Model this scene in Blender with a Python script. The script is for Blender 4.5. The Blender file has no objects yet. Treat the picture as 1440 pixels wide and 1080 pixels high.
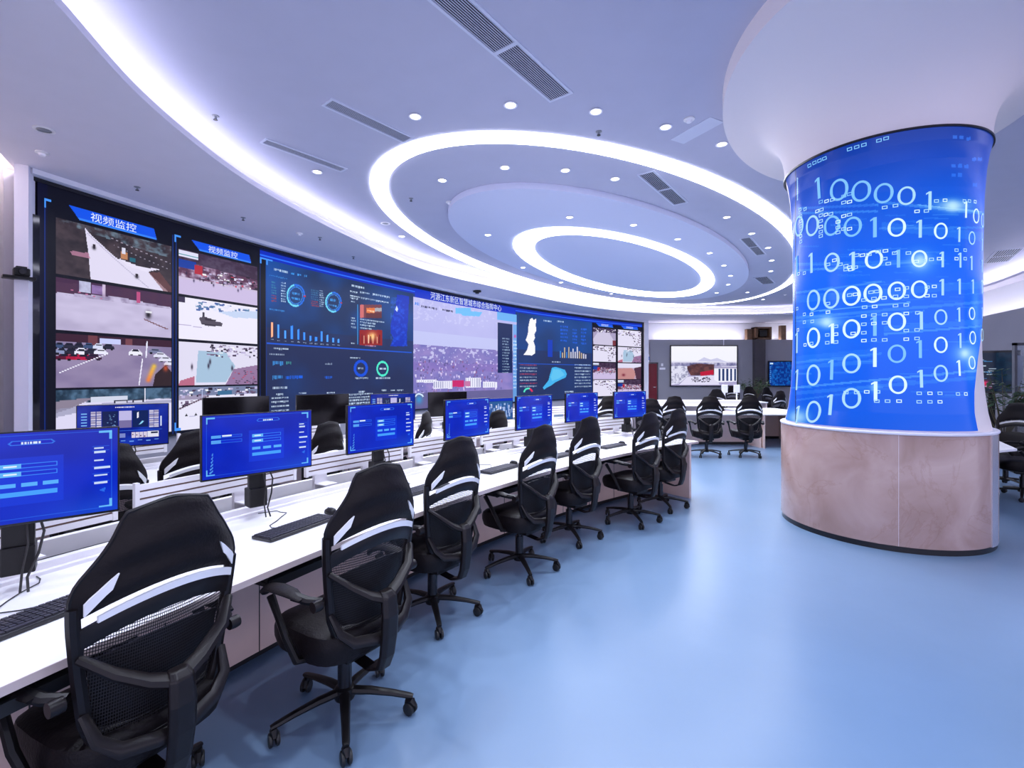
import bpy, bmesh, math, random
import numpy as np
from math import sin, cos, pi, radians as R, sqrt, atan2, hypot

# ------------------------------------------------------------------ camera, world, exposure
SC = bpy.context.scene
COL = SC.collection
F, HY, EYE = 680.0, 528.0, 1.595          # focal length in pixels, horizon row, eye height
cam_d = bpy.data.cameras.new('camera')
cam_d.sensor_width = 36; cam_d.lens = 36*F/1440
cam_d.shift_y = -(540-HY)/1440
cam_d.clip_start = 0.05
cam = bpy.data.objects.new('camera', cam_d); COL.objects.link(cam)
cam.location = (0, 0, EYE); cam.rotation_euler = (pi/2, 0, 0)
SC.camera = cam
W = bpy.data.worlds.new('world'); SC.world = W; W.use_nodes = True
W.node_tree.nodes['Background'].inputs[0].default_value = (0.74, 0.72, 0.96, 1)
W.node_tree.nodes['Background'].inputs[1].default_value = 1.9
SC.view_settings.view_transform = 'Standard'
SC.view_settings.look = 'None'
SC.view_settings.exposure = 0.0
SC.view_settings.gamma = 1.0
SC.view_settings.use_curve_mapping = False
RING_E, COVE_E, SPOT_W, BACKCOVE_E = 12.0, 18.0, 160.0, 34.0
rnd = random.Random(7)

def at(x, y, z):
    """plan point of photo pixel (x, y) on the horizontal plane z"""
    Y = (EYE-z)*F/(y-HY)
    return ((x-720)*Y/F, Y)

# ------------------------------------------------------------------ helpers
def srgb(h):
    if isinstance(h, str):
        h = h.lstrip('#'); c = [int(h[i:i+2], 16)/255 for i in (0, 2, 4)]
    else: c = [v/255 for v in h]
    return tuple(v/12.92 if v <= .04045 else ((v+.055)/1.055)**2.4 for v in c)

def mat(name, col, rough=.5, metal=0., emit=None, es=0., noise=0., scale=20, spec=.5, coat=0., bump=0., col2=None):
    m = bpy.data.materials.new(name); m.use_nodes = True
    nt = m.node_tree; b = nt.nodes['Principled BSDF']
    c = srgb(col) if isinstance(col, (str,)) else col
    b.inputs['Base Color'].default_value = (*c, 1)
    b.inputs['Roughness'].default_value = rough
    b.inputs['Metallic'].default_value = metal
    b.inputs['Specular IOR Level'].default_value = spec
    b.inputs['Coat Weight'].default_value = coat
    if emit is not None:
        e = srgb(emit) if isinstance(emit, str) else emit
        b.inputs['Emission Color'].default_value = (*e, 1)
        b.inputs['Emission Strength'].default_value = es
    if noise or bump:
        tc = nt.nodes.new('ShaderNodeTexCoord')
        n = nt.nodes.new('ShaderNodeTexNoise'); n.inputs['Scale'].default_value = scale
        n.inputs['Detail'].default_value = 5
        nt.links.new(tc.outputs['Object'], n.inputs['Vector'])
        if noise:
            r = nt.nodes.new('ShaderNodeValToRGB')
            r.color_ramp.elements[0].position = .3; r.color_ramp.elements[1].position = .7
            d = srgb(col2) if col2 else tuple(v*(1-noise) for v in c)
            r.color_ramp.elements[0].color = (*d, 1); r.color_ramp.elements[1].color = (*c, 1)
            nt.links.new(n.outputs['Fac'], r.inputs['Fac'])
            nt.links.new(r.outputs['Color'], b.inputs['Base Color'])
        if bump:
            bp = nt.nodes.new('ShaderNodeBump'); bp.inputs['Strength'].default_value = bump
            bp.inputs['Distance'].default_value = .01
            nt.links.new(n.outputs['Fac'], bp.inputs['Height']); nt.links.new(bp.outputs['Normal'], b.inputs['Normal'])
    return m

def mat_emit(name, col, s, cast=True):
    m = bpy.data.materials.new(name); m.use_nodes = True; nt = m.node_tree
    nt.nodes.clear()
    o = nt.nodes.new('ShaderNodeOutputMaterial'); e = nt.nodes.new('ShaderNodeEmission')
    e.inputs[0].default_value = (*(srgb(col) if isinstance(col, str) else col), 1); e.inputs[1].default_value = s
    nt.links.new(e.outputs[0], o.inputs[0])
    if not cast: m.cycles.emission_sampling = 'NONE'
    return m

def mat_screen(name, strength=1.0, gloss=.12, rough=.15, sample='NONE'):
    """a lit display: emission from the mesh's own 'pixels' attribute under a glossy face"""
    m = bpy.data.materials.new(name); m.use_nodes = True; nt = m.node_tree
    b = nt.nodes['Principled BSDF']; b.inputs['Base Color'].default_value = (.004, .004, .006, 1)
    b.inputs['Roughness'].default_value = rough; b.inputs['Specular IOR Level'].default_value = gloss*4
    a = nt.nodes.new('ShaderNodeAttribute'); a.attribute_name = 'pixels'
    nt.links.new(a.outputs['Color'], b.inputs['Emission Color'])
    b.inputs['Emission Strength'].default_value = strength
    m.cycles.emission_sampling = sample
    return m

M = {}
M['ceiling'] = mat('ceiling paint', (.50, .50, .64), .85, noise=.03, scale=3)
M['soffit'] = mat('soffit paint', (.74, .70, .80), .85, noise=.03, scale=3)
M['disc'] = mat('ceiling disc paint', (.64, .66, .84), .8)
M['white'] = mat('white laminate', (.90, .88, .90), .38, noise=.02, scale=8)
M['edge'] = mat('desk edge band', (.62, .52, .50), .5)
M['slat'] = mat('white slat enamel', (.90, .87, .90), .4)
M['groove'] = mat('brown groove between slats', (.16, .09, .07), .7)
M['cabinet'] = mat('beige cabinet board', (.86, .64, .57), .55, noise=.06, scale=6)
M['tray'] = mat('black steel tray', (.01, .01, .012), .5)
M['black'] = mat('black plastic', (.007, .006, .007), .4, spec=.35, noise=.3, scale=60)
M['frame'] = mat('chair frame nylon', (.009, .006, .007), .38, spec=.35, noise=.25, scale=30)
M['leather'] = mat('chair black upholstery', (.007, .0045, .0055), .5, spec=.22, bump=.2, scale=90)
M['accent'] = mat('chair white piping', (.97, .97, .98), .25)
M['castor'] = mat('castor rubber', (.01, .01, .011), .45)
M['rim'] = mat('castor grey hub', (.25, .26, .30), .35)
M['gas'] = mat('gas lift steel', (.02, .02, .025), .25, metal=.4)
M['bezel'] = mat('monitor bezel', (.006, .006, .009), .25)
M['deadscreen'] = mat('switched off screen', (.004, .003, .004), .12)
M['keycap'] = mat('keyboard keycap', (.035, .033, .045), .45)
M['keybase'] = mat('keyboard body', (.012, .011, .014), .4)
M['cable'] = mat('black cable rubber', (.012, .01, .01), .5)
M['greywall'] = mat('grey wall panel', (.33, .32, .36), .6, noise=.05, scale=1.5)
M['upwall'] = mat('upper wall paint', (.75, .74, .80), .8)
M['beige'] = mat('beige wall paint', (.92, .80, .72), .8)
M['pier'] = mat('white pier paint', (.88, .84, .94), .7)
M['brown'] = mat('brown timber', (.20, .10, .05), .5, noise=.4, scale=12)
M['darkcol'] = mat('dark stone pillar', (.07, .06, .07), .4, noise=.3, scale=2)
M['red'] = mat('dark red door lacquer', (.17, .008, .018), .4)
M['trim'] = mat('pale aluminium trim', (.90, .88, .96), .45)
M['wallframe'] = mat('video wall black frame', (.010, .008, .014), .22)
M['mirror'] = mat('polished black column', (.03, .03, .04), .06, metal=.6)
M['plaster'] = mat('column plaster', (.86, .78, .79), .75)
M['skirt'] = mat('black skirting', (.012, .010, .012), .3)
M['steel'] = mat('brushed steel strip', (.80, .78, .86), .22, metal=.7)
M['vent'] = mat('vent frame enamel', (.62, .64, .78), .6)
M['ventdark'] = mat('vent inner dark', (.03, .03, .05), .8)
M['pot'] = mat('dark plant pot', (.02, .02, .02), .5)
M['leaf'] = mat('plant leaf', (.035, .085, .03), .5, noise=.4, scale=25)
M['stalk'] = mat('plant stalk', (.09, .07, .03), .7)
M['glass'] = mat('glass pane', (.9, .95, 1), .05)
M['glass'].node_tree.nodes['Principled BSDF'].inputs['Transmission Weight'].default_value = .9
M['glassframe'] = mat('partition frame grey', (.14, .14, .16), .4)
M['blind'] = mat('pale partition board', (.70, .74, .85), .5)
M['ring'] = mat_emit('ring light diffuser', (.90, .92, 1.0), RING_E)
M['cove'] = mat_emit('cove light strip', (.86, .86, 1.0), COVE_E)
M['sidecove'] = mat_emit('side wall cove light strip', (1.0, .93, .86), 130.0)
M['backcove'] = mat_emit('wall cove light strip', (.92, .90, 1.0), BACKCOVE_E)
M['lamp'] = mat_emit('downlight lens', (.95, .97, 1.0), 9.0, cast=False)
M['text'] = mat_emit('screen lettering', (.80, .88, 1.0), 1.0, cast=False)
M['texthot'] = mat_emit('screen lettering bright', (.70, .93, 1.0), 1.1, cast=False)
M['textdim'] = mat_emit('screen lettering pale blue', (.24, .58, 1.0), 1.0, cast=False)
M['textmid'] = mat_emit('screen lettering light blue', (.45, .76, 1.0), 1.0, cast=False)
M['sc_wall'] = mat_screen('video wall pixels', 1.0, .04, .3, 'FRONT')
M['sc_col'] = mat_screen('column display pixels', 1.0, .06, .2, 'FRONT')
M['sc_mon'] = mat_screen('monitor pixels', 1.0, .06, .16)

def floor_mat():
    m = bpy.data.materials.new('blue grey epoxy floor'); m.use_nodes = True
    nt = m.node_tree; b = nt.nodes['Principled BSDF']
    tc = nt.nodes.new('ShaderNodeTexCoord')
    n = nt.nodes.new('ShaderNodeTexNoise'); n.inputs['Scale'].default_value = .55; n.inputs['Detail'].default_value = 6
    r = nt.nodes.new('ShaderNodeValToRGB')
    r.color_ramp.elements[0].position = .3; r.color_ramp.elements[0].color = (.14, .222, .345, 1)
    r.color_ramp.elements[1].position = .72; r.color_ramp.elements[1].color = (.175, .27, .41, 1)
    nt.links.new(tc.outputs['Object'], n.inputs['Vector']); nt.links.new(n.outputs['Fac'], r.inputs['Fac'])
    nt.links.new(r.outputs['Color'], b.inputs['Base Color'])
    b.inputs['Roughness'].default_value = .30
    n2 = nt.nodes.new('ShaderNodeTexNoise'); n2.inputs['Scale'].default_value = 2.5; n2.inputs['Detail'].default_value = 3
    bp = nt.nodes.new('ShaderNodeBump'); bp.inputs['Strength'].default_value = .08; bp.inputs['Distance'].default_value = .02
    nt.links.new(tc.outputs['Object'], n2.inputs['Vector']); nt.links.new(n2.outputs['Fac'], bp.inputs['Height'])
    nt.links.new(bp.outputs['Normal'], b.inputs['Normal'])
    return m
M['floor'] = floor_mat()

def marble_mat():
    m = bpy.data.materials.new('pink beige marble'); m.use_nodes = True
    nt = m.node_tree; b = nt.nodes['Principled BSDF']
    tc = nt.nodes.new('ShaderNodeTexCoord')
    n = nt.nodes.new('ShaderNodeTexNoise'); n.inputs['Scale'].default_value = 1.9; n.inputs['Detail'].default_value = 7
    n.inputs['Distortion'].default_value = .8
    r = nt.nodes.new('ShaderNodeValToRGB'); e = r.color_ramp.elements
    e[0].position = .28; e[0].color = (.34, .215, .185, 1); e[1].position = .75; e[1].color = (.54, .40, .38, 1)
    k = e.new(.47); k.color = (.43, .29, .265, 1)
    v = nt.nodes.new('ShaderNodeTexNoise'); v.inputs['Scale'].default_value = 1.1; v.inputs['Detail'].default_value = 9
    v.inputs['Distortion'].default_value = 1.2; v.inputs['Roughness'].default_value = .62
    r2 = nt.nodes.new('ShaderNodeValToRGB'); g = r2.color_ramp.elements
    g[0].position = .485; g[0].color = (1, 1, 1, 1); g[1].position = .515; g[1].color = (1, 1, 1, 1)
    q = g.new(.50); q.color = (.88, .82, .79, 1)
    mx = nt.nodes.new('ShaderNodeMix'); mx.data_type = 'RGBA'; mx.blend_type = 'MULTIPLY'; mx.inputs['Factor'].default_value = .8
    for t in (n, v): nt.links.new(tc.outputs['Object'], t.inputs['Vector'])
    nt.links.new(n.outputs['Fac'], r.inputs['Fac']); nt.links.new(v.outputs['Fac'], r2.inputs['Fac'])
    nt.links.new(r.outputs['Color'], mx.inputs['A']); nt.links.new(r2.outputs['Color'], mx.inputs['B'])
    nt.links.new(mx.outputs['Result'], b.inputs['Base Color'])
    b.inputs['Roughness'].default_value = .18
    return m
M['marble'] = marble_mat()

def mesh_mat():
    """see-through woven chair mesh"""
    m = bpy.data.materials.new('woven black mesh'); m.use_nodes = True
    nt = m.node_tree; b = nt.nodes['Principled BSDF']
    b.inputs['Base Color'].default_value = (.008, .006, .008, 1); b.inputs['Roughness'].default_value = .6
    tc = nt.nodes.new('ShaderNodeTexCoord'); mp = nt.nodes.new('ShaderNodeMapping')
    nt.links.new(tc.outputs['Object'], mp.inputs['Vector'])
    outs = []
    for ax in ('X', 'Z'):
        w = nt.nodes.new('ShaderNodeTexWave'); w.bands_direction = ax; w.wave_type = 'BANDS'
        w.inputs['Scale'].default_value = 52 if ax == 'X' else 30
        nt.links.new(mp.outputs['Vector'], w.inputs['Vector']); outs.append(w.outputs['Fac'])
    mn = nt.nodes.new('ShaderNodeMath'); mn.operation = 'MINIMUM'
    nt.links.new(outs[0], mn.inputs[0]); nt.links.new(outs[1], mn.inputs[1])
    gt = nt.nodes.new('ShaderNodeMath'); gt.operation = 'LESS_THAN'; gt.inputs[1].default_value = .21
    nt.links.new(mn.outputs[0], gt.inputs[0])
    nt.links.new(gt.outputs[0], b.inputs['Alpha'])
    return m
M['mesh'] = mesh_mat()

class MB:
    def __init__(s): s.v = []; s.f = []; s.sm = []
    def add(s, vs, fs, smooth=False):
        o = len(s.v); s.v += [tuple(p) for p in vs]
        for f in fs: s.f.append(tuple(i+o for i in f)); s.sm.append(smooth)
        return s
    def box(s, c, d, rz=0, rx=0, ry=0):
        vs = []
        for x in (-.5, .5):
            for y in (-.5, .5):
                for z in (-.5, .5):
                    p = [x*d[0], y*d[1], z*d[2]]
                    p[1], p[2] = p[1]*cos(rx)-p[2]*sin(rx), p[1]*sin(rx)+p[2]*cos(rx)
                    p[0], p[2] = p[0]*cos(ry)+p[2]*sin(ry), -p[0]*sin(ry)+p[2]*cos(ry)
                    p[0], p[1] = p[0]*cos(rz)-p[1]*sin(rz), p[0]*sin(rz)+p[1]*cos(rz)
                    vs.append((p[0]+c[0], p[1]+c[1], p[2]+c[2]))
        return s.add(vs, [(0, 1, 3, 2), (4, 6, 7, 5), (0, 4, 5, 1), (2, 3, 7, 6), (0, 2, 6, 4), (1, 5, 7, 3)])
    def tube(s, pts, r, n=8, cap=True, flat=1.0):
        pts = [np.array(p, float) for p in pts]; N = len(pts)
        rs = r if hasattr(r, '__len__') else [r]*N
        prev = None; vs = []
        for i, p in enumerate(pts):
            t = pts[min(i+1, N-1)]-pts[max(i-1, 0)]; t = t/(np.linalg.norm(t)+1e-9)
            up = np.array([0, 0, 1.]) if prev is None else prev
            if prev is None and abs(t[2]) > .9: up = np.array([0, 1., 0])
            a = np.cross(t, up); a /= np.linalg.norm(a)+1e-9
            b = np.cross(a, t); prev = b
            for k in range(n):
                g = 2*pi*k/n
                vs.append(p + rs[i]*(cos(g)*a + flat*sin(g)*b))
        fs = [(i*n+k, i*n+(k+1) % n, (i+1)*n+(k+1) % n, (i+1)*n+k) for i in range(N-1) for k in range(n)]
        if cap: fs += [tuple(range(n))[::-1], tuple((N-1)*n+k for k in range(n))]
        return s.add(vs, fs, True)
    def lathe(s, prof, n=24, c=(0, 0, 0), axis='z', a0=0, a1=2*pi):
        full = abs(a1-a0-2*pi) < 1e-6; m = n if full else n+1; vs = []
        for (r, z) in prof:
            for k in range(m):
                a = a0+(a1-a0)*k/n
                x, y = r*cos(a), r*sin(a)
                if axis == 'z': vs.append((c[0]+x, c[1]+y, c[2]+z))
                elif axis == 'x': vs.append((c[0]+z, c[1]+x, c[2]+y))
                else: vs.append((c[0]+x, c[1]+z, c[2]+y))
        fs = []
        for i in range(len(prof)-1):
            for k in range(n):
                k2 = (k+1) % m
                fs.append((i*m+k, i*m+k2, (i+1)*m+k2, (i+1)*m+k))
        return s.add(vs, fs, True)
    def cyl(s, c, r, h, n=16, axis='z'):
        return s.lathe([(0, -h/2), (r, -h/2), (r, h/2), (0, h/2)], n, c, axis)
    def arcbox(s, C, r0, r1, z0, z1, a0, a1, n=24):
        """box section swept round an arc"""
        vs = []
        for i in range(n+1):
            a = a0+(a1-a0)*i/n
            for (r, z) in ((r0, z0), (r1, z0), (r1, z1), (r0, z1)):
                vs.append((C[0]+r*cos(a), C[1]+r*sin(a), z))
        fs = [(i*4+k, i*4+(k+1) % 4, i*4+4+(k+1) % 4, i*4+4+k) for i in range(n) for k in range(4)]
        fs += [(0, 1, 2, 3), (n*4+3, n*4+2, n*4+1, n*4)]
        return s.add(vs, fs)
    def prism(s, poly, z0, z1):
        n = len(poly)
        vs = [(p[0], p[1], z0) for p in poly]+[(p[0], p[1], z1) for p in poly]
        return s.add(vs, [tuple(range(n))[::-1], tuple(range(n, 2*n))]+[(k, (k+1) % n, n+(k+1) % n, n+k) for k in range(n)])
    def build(s, name, m, parent=None, bevel=0, seg=2, recalc=True):
        me = bpy.data.meshes.new(name); me.from_pydata(s.v, [], s.f); me.update()
        if recalc:
            bm = bmesh.new(); bm.from_mesh(me); bmesh.ops.remove_doubles(bm, verts=bm.verts, dist=1e-5)
            bmesh.ops.recalc_face_normals(bm, faces=bm.faces)
            if any(s.sm):
                for f in bm.faces: f.smooth = True
                for e in bm.edges:
                    if len(e.link_faces) == 2 and e.calc_face_angle(0) > .7: e.smooth = False
            bm.to_mesh(me); bm.free()
        for mm in (m if isinstance(m, (list, tuple)) else [m]): me.materials.append(mm)
        o = bpy.data.objects.new(name, me); COL.objects.link(o)
        if parent is not None: o.parent = parent
        if bevel:
            md = o.modifiers.new('bevel', 'BEVEL'); md.width = bevel; md.segments = seg; md.limit_method = 'ANGLE'
        return o

def tag(o, label=None, cat=None, group=None, kind=None):
    if label: o['label'] = label
    if cat: o['category'] = cat
    if group: o['group'] = group
    if kind: o['kind'] = kind
    return o
def thing(name, label, cat, loc=(0, 0, 0), rz=0, group=None):
    o = bpy.data.objects.new(name, None); COL.objects.link(o); o.location = loc; o.rotation_euler = (0, 0, rz)
    o.empty_display_size = .1
    return tag(o, label, cat, group)
def struct(o, label=None): return tag(o, label=label, kind='structure')
def copy_tree(o, parent=None):
    c = o.copy(); COL.objects.link(c); c.parent = parent
    for ch in CH.get(o.name) or [x for x in o.children]: copy_tree(ch, c)
    return c
CH = {}

_txt = {}
def text_mesh(s, ext=0.0):
    """outline of a string as triangles, 1 unit high, origin at its centre"""
    if s in _txt: return _txt[s]
    cu = bpy.data.curves.new('lettering', 'FONT'); cu.body = s; cu.align_x = 'CENTER'; cu.align_y = 'CENTER'; cu.resolution_u = 3
    o = bpy.data.objects.new('lettering', cu); COL.objects.link(o)
    dg = bpy.context.evaluated_depsgraph_get(); me = o.evaluated_get(dg).to_mesh()
    vs = [tuple(v.co) for v in me.vertices]; fs = [tuple(p.vertices) for p in me.polygons]
    bpy.data.objects.remove(o); bpy.data.curves.remove(cu)
    xs = [v[0] for v in vs]; ys = [v[1] for v in vs]
    cx, cy = (min(xs)+max(xs))/2, (min(ys)+max(ys))/2
    vs = [(v[0]-cx, v[1]-cy) for v in vs]
    _txt[s] = (vs, fs, max(xs)-min(xs), max(ys)-min(ys)); return _txt[s]

def grid_screen(name, P, colors, m, parent, linear=False):
    """display surface: P (ny+1, nx+1, 3) corner points, colors (ny, nx, 3) in sRGB 0..1"""
    ny, nx = colors.shape[:2]
    me = bpy.data.meshes.new(name)
    me.vertices.add((ny+1)*(nx+1)); me.vertices.foreach_set('co', P.reshape(-1).astype(np.float32))
    j, i = np.meshgrid(np.arange(ny), np.arange(nx), indexing='ij')
    a = (j*(nx+1)+i); q = np.stack([a, a+1, a+nx+2, a+nx+1], -1).reshape(-1)
    nf = ny*nx
    me.loops.add(nf*4); me.loops.foreach_set('vertex_index', q.astype(np.int32))
    me.polygons.add(nf); me.polygons.foreach_set('loop_start', np.arange(nf, dtype=np.int32)*4)
    me.update(calc_edges=True)
    at_ = me.attributes.new('pixels', 'FLOAT_COLOR', 'FACE')
    c = np.clip(colors, 0, 1)
    if not linear: c = np.where(c <= .04045, c/12.92, ((c+.055)/1.055)**2.4)
    buf = np.ones((nf, 4), np.float32); buf[:, :3] = c.reshape(-1, 3)
    at_.data.foreach_set('color', buf.reshape(-1))
    me.materials.append(m)
    o = bpy.data.objects.new(name, me); COL.objects.link(o); o.parent = parent
    return o

# ---- painting helpers on arrays (img is (ny, nx, 3), X and Y are per-cell coordinates)
def c255(*c): return np.array(c, float)/255
def blend(img, mask, col, a=1.0):
    w = (mask.astype(float)*a)[..., None]; img[:] = img*(1-w)+np.array(col)*w
def rect(img, X, Y, x0, y0, x1, y1, col, a=1.0): blend(img, (X >= x0) & (X < x1) & (Y >= y0) & (Y < y1), col, a)
def poly(img, X, Y, pts, col, a=1.0):
    xs = [p[0] for p in pts]; ys = [p[1] for p in pts]
    inside = np.zeros(X.shape, bool); n = len(pts)
    box = (X >= min(xs)) & (X <= max(xs)) & (Y >= min(ys)) & (Y <= max(ys))
    for i in range(n):
        x0, y0 = pts[i]; x1, y1 = pts[(i+1) % n]
        if y0 == y1: continue
        cnd = ((y0 > Y) != (y1 > Y)) & (X < (x1-x0)*(Y-y0)/(y1-y0)+x0)
        inside ^= cnd
    blend(img, inside & box, col, a)
def ring(img, X, Y, cx, cy, rx, ry, w, col, a=1.0, a0=None, a1=None):
    d = np.hypot((X-cx)/rx, (Y-cy)/ry); mk = (d < 1) & (d > 1-w)
    if a0 is not None:
        g = np.degrees(np.arctan2(-(Y-cy)/ry, (X-cx)/rx)) % 360; mk &= (g >= a0) & (g < a1)
    blend(img, mk, col, a)
def glow(img, X, Y, cx, cy, rx, ry, col, a=1.0):
    d = ((X-cx)/rx)**2+((Y-cy)/ry)**2; blend(img, np.exp(-d*2.2), col, a)
def line(img, X, Y, x0, y0, x1, y1, w, col, a=1.0):
    L = hypot(x1-x0, y1-y0)+1e-6; t = ((X-x0)*(x1-x0)+(Y-y0)*(y1-y0))/L; d = np.abs((X-x0)*(y1-y0)-(Y-y0)*(x1-x0))/L
    blend(img, (t >= 0) & (t <= L) & (d <= w/2), col, a)
def vnoise(X, Y, sc, seed, octv=3):
    rs = np.random.RandomState(seed); g = rs.rand(64, 64); out = np.zeros(X.shape); amp = 1; tot = 0
    for k in range(octv):
        x = X/sc*(2**k)+k*7.3; y = Y/sc*(2**k)+k*3.1
        xi = np.floor(x).astype(int); yi = np.floor(y).astype(int); fx = x-xi; fy = y-yi
        fx = fx*fx*(3-2*fx); fy = fy*fy*(3-2*fy)
        h = lambda a, b: g[(b) % 64, (a) % 64]
        out += amp*((h(xi, yi)*(1-fx)+h(xi+1, yi)*fx)*(1-fy)+(h(xi, yi+1)*(1-fx)+h(xi+1, yi+1)*fx)*fy)
        tot += amp; amp *= .55
    return out/tot

# ------------------------------------------------------------------ the room shell
ZS, ZC, ZD = 4.27, 4.645, 4.545           # soffit, raised ceiling, dropped oval disc

def catmull(pts, closed=True, k=8):
    P = [np.array(p, float) for p in pts]; n = len(P); out = []
    for i in range(n if closed else n-1):
        g = (lambda j: P[j % n]) if closed else (lambda j: P[max(0, min(n-1, j))])
        p0, p1, p2, p3 = g(i-1), g(i), g(i+1), g(i+2)
        for t in np.linspace(0, 1, k, endpoint=False):
            out.append(.5*((2*p1)+(-p0+p2)*t+(2*p0-5*p1+4*p2-p3)*t*t+(-p0+3*p1-3*p2+p3)*t**3))
    if not closed: out.append(P[-1])
    return out
LIP = [(-.8, -.1), (-1.08, .7), (-1.223, 1.288), (-1.335, 1.75), (-1.372, 2.278), (-1.335, 2.742), (-1.185, 3.44), (-.825, 4.58), (-.165, 5.50),
       (.693, 6.60), (1.578, 7.40), (2.82, 7.93), (4.3, 7.95), (5.2, 7.3), (5.55, 6.3), (5.32, 5.4), (5.0, 4.72), (4.4, 3.5), (3.6, 2.0), (2.6, .8), (1.2, -.3), (0, -.5)]
lip = [p*(ZS-EYE) for p in catmull(LIP)]
def offset(loop, d):
    n = len(loop); out = []
    for i in range(n):
        t = loop[(i+1) % n]-loop[i-1]; t = t/np.linalg.norm(t); out.append(loop[i]+d*np.array([-t[1], t[0]]))
    return out
# the loop runs clockwise seen from above when the left normal points outward
area = sum(lip[i][0]*lip[(i+1) % len(lip)][1]-lip[(i+1) % len(lip)][0]*lip[i][1] for i in range(len(lip)))
OUT = -1 if area > 0 else 1

def loopband(mb, A, za, B, zb):
    n = len(A)
    mb.add([(p[0], p[1], za) for p in A]+[(p[0], p[1], zb) for p in B],
           [(i, (i+1) % n, n+(i+1) % n, n+i) for i in range(n)], True)
def fill_with_hole(name, outer, hole, z, m):
    bm = bmesh.new(); es = []
    for lp in (outer, hole):
        vs = [bm.verts.new((p[0], p[1], z)) for p in lp]
        es += [bm.edges.new((vs[i], vs[(i+1) % len(vs)])) for i in range(len(vs))]
    bmesh.ops.triangle_fill(bm, use_beauty=True, edges=es, normal=(0, 0, -1))
    me = bpy.data.meshes.new(name); bm.to_mesh(me); bm.free(); me.materials.append(m)
    o = bpy.data.objects.new(name, me); COL.objects.link(o); return o

fl = MB().add([(-9, -6, 0), (20, -6, 0), (20, 25, 0), (-9, 25, 0), (-9, -6, -.1), (20, -6, -.1), (20, 25, -.1), (-9, 25, -.1)],
              [(0, 1, 2, 3), (7, 6, 5, 4), (0, 4, 5, 1), (1, 5, 6, 2), (2, 6, 7, 3), (3, 7, 4, 0)]).build('floor', M['floor'])
struct(fl, 'pale blue glossy epoxy floor')
up = MB().box((5.5, 9.6, ZC+.05), (29, 30.6, .1)).build('ceiling', M['ceiling']); struct(up, 'raised lavender white ceiling inside the glowing cove')
OUTER = [(-5.16, -5.5), (-5.16, 4.25), (-6.43, 6.25), (-7.2, 7.2), (-7.2, 24.6), (19.4, 24.6), (19.4, -5.5)]
so = fill_with_hole('ceiling_soffit', OUTER, lip, ZS, M['soffit'])
so.name = 'ceiling.001'; struct(so, 'lower curved ceiling band above the video wall')
lb = MB()
inner = offset(lip, OUT*.035)
loopband(lb, lip, ZS, lip, ZS+.07); loopband(lb, lip, ZS+.07, inner, ZS+.07); loopband(lb, inner, ZS+.07, inner, ZS+.02)
sh = offset(lip, OUT*.50); loopband(lb, inner, ZS+.02, sh, ZS+.02)
struct(lb.build('trim_1', M['soffit'], recalc=False), 'curved lip of the glowing ceiling cove')
fb = MB(); loopband(fb, sh, ZS+.01, sh, ZC+.002)
struct(fb.build('trim_2', M['ceiling'], recalc=False), 'upright face behind the ceiling cove')
cv = MB(); c1, c2 = offset(lip, OUT*.16), offset(lip, OUT*.20)
loopband(cv, c1, ZS+.09, c1, ZS+.115); loopband(cv, c1, ZS+.115, c2, ZS+.115); loopband(cv, c2, ZS+.115, c2, ZS+.09)
o = cv.build('cove_light_strip', M['cove'], recalc=False)
tag(o, 'long white light strip hidden in the curved ceiling cove', 'light strip')

# oval rings
def ell(c, a, b, deg, h, n=128):
    t = R(deg); out = []
    for k in range(n):
        g = 2*pi*k/n; x, y = a*cos(g), b*sin(g)
        out.append(np.array([(c[0]+x*cos(t)-y*sin(t))*h, (c[1]+x*sin(t)+y*cos(t))*h]))
    return out
def ringlight(name, A, B, z, label):
    mb = MB(); loopband(mb, A, z, A, z-.012); loopband(mb, A, z-.012, B, z-.012); loopband(mb, B, z-.012, B, z)
    return tag(mb.build(name, M['ring'], recalc=False), label, 'ceiling light')
hc, hd = ZC-EYE, ZD-EYE
ringlight('oval_ring_light', ell((1.185, 4.44), 2.865, 1.297, 54.7, hc-.01), ell((1.205, 4.435), 2.78, 1.185, 54.0, hc-.01), ZC-.004, 'large glowing white oval ring flush in the raised ceiling')
A = ell((1.11, 4.49), 2.257, .91, 54, hd)
dk = MB(); n_ = len(A)
dk.add([(p[0], p[1], ZD) for p in A]+[(p[0], p[1], ZC) for p in A], [tuple(range(n_))]+[(i, (i+1) % n_, n_+(i+1) % n_, n_+i) for i in range(n_)])
o = dk.build('ceiling.002', M['disc']); struct(o, 'dropped oval ceiling disc between the two glowing rings')
ringlight('oval_ring_light', ell((1.15, 4.72), 1.72, .675, 54.5, hd-.01), ell((1.13, 4.63), 1.44, .537, 53.5, hd-.01), ZD-.004, 'smaller glowing white oval ring on the dropped ceiling disc')

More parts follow.
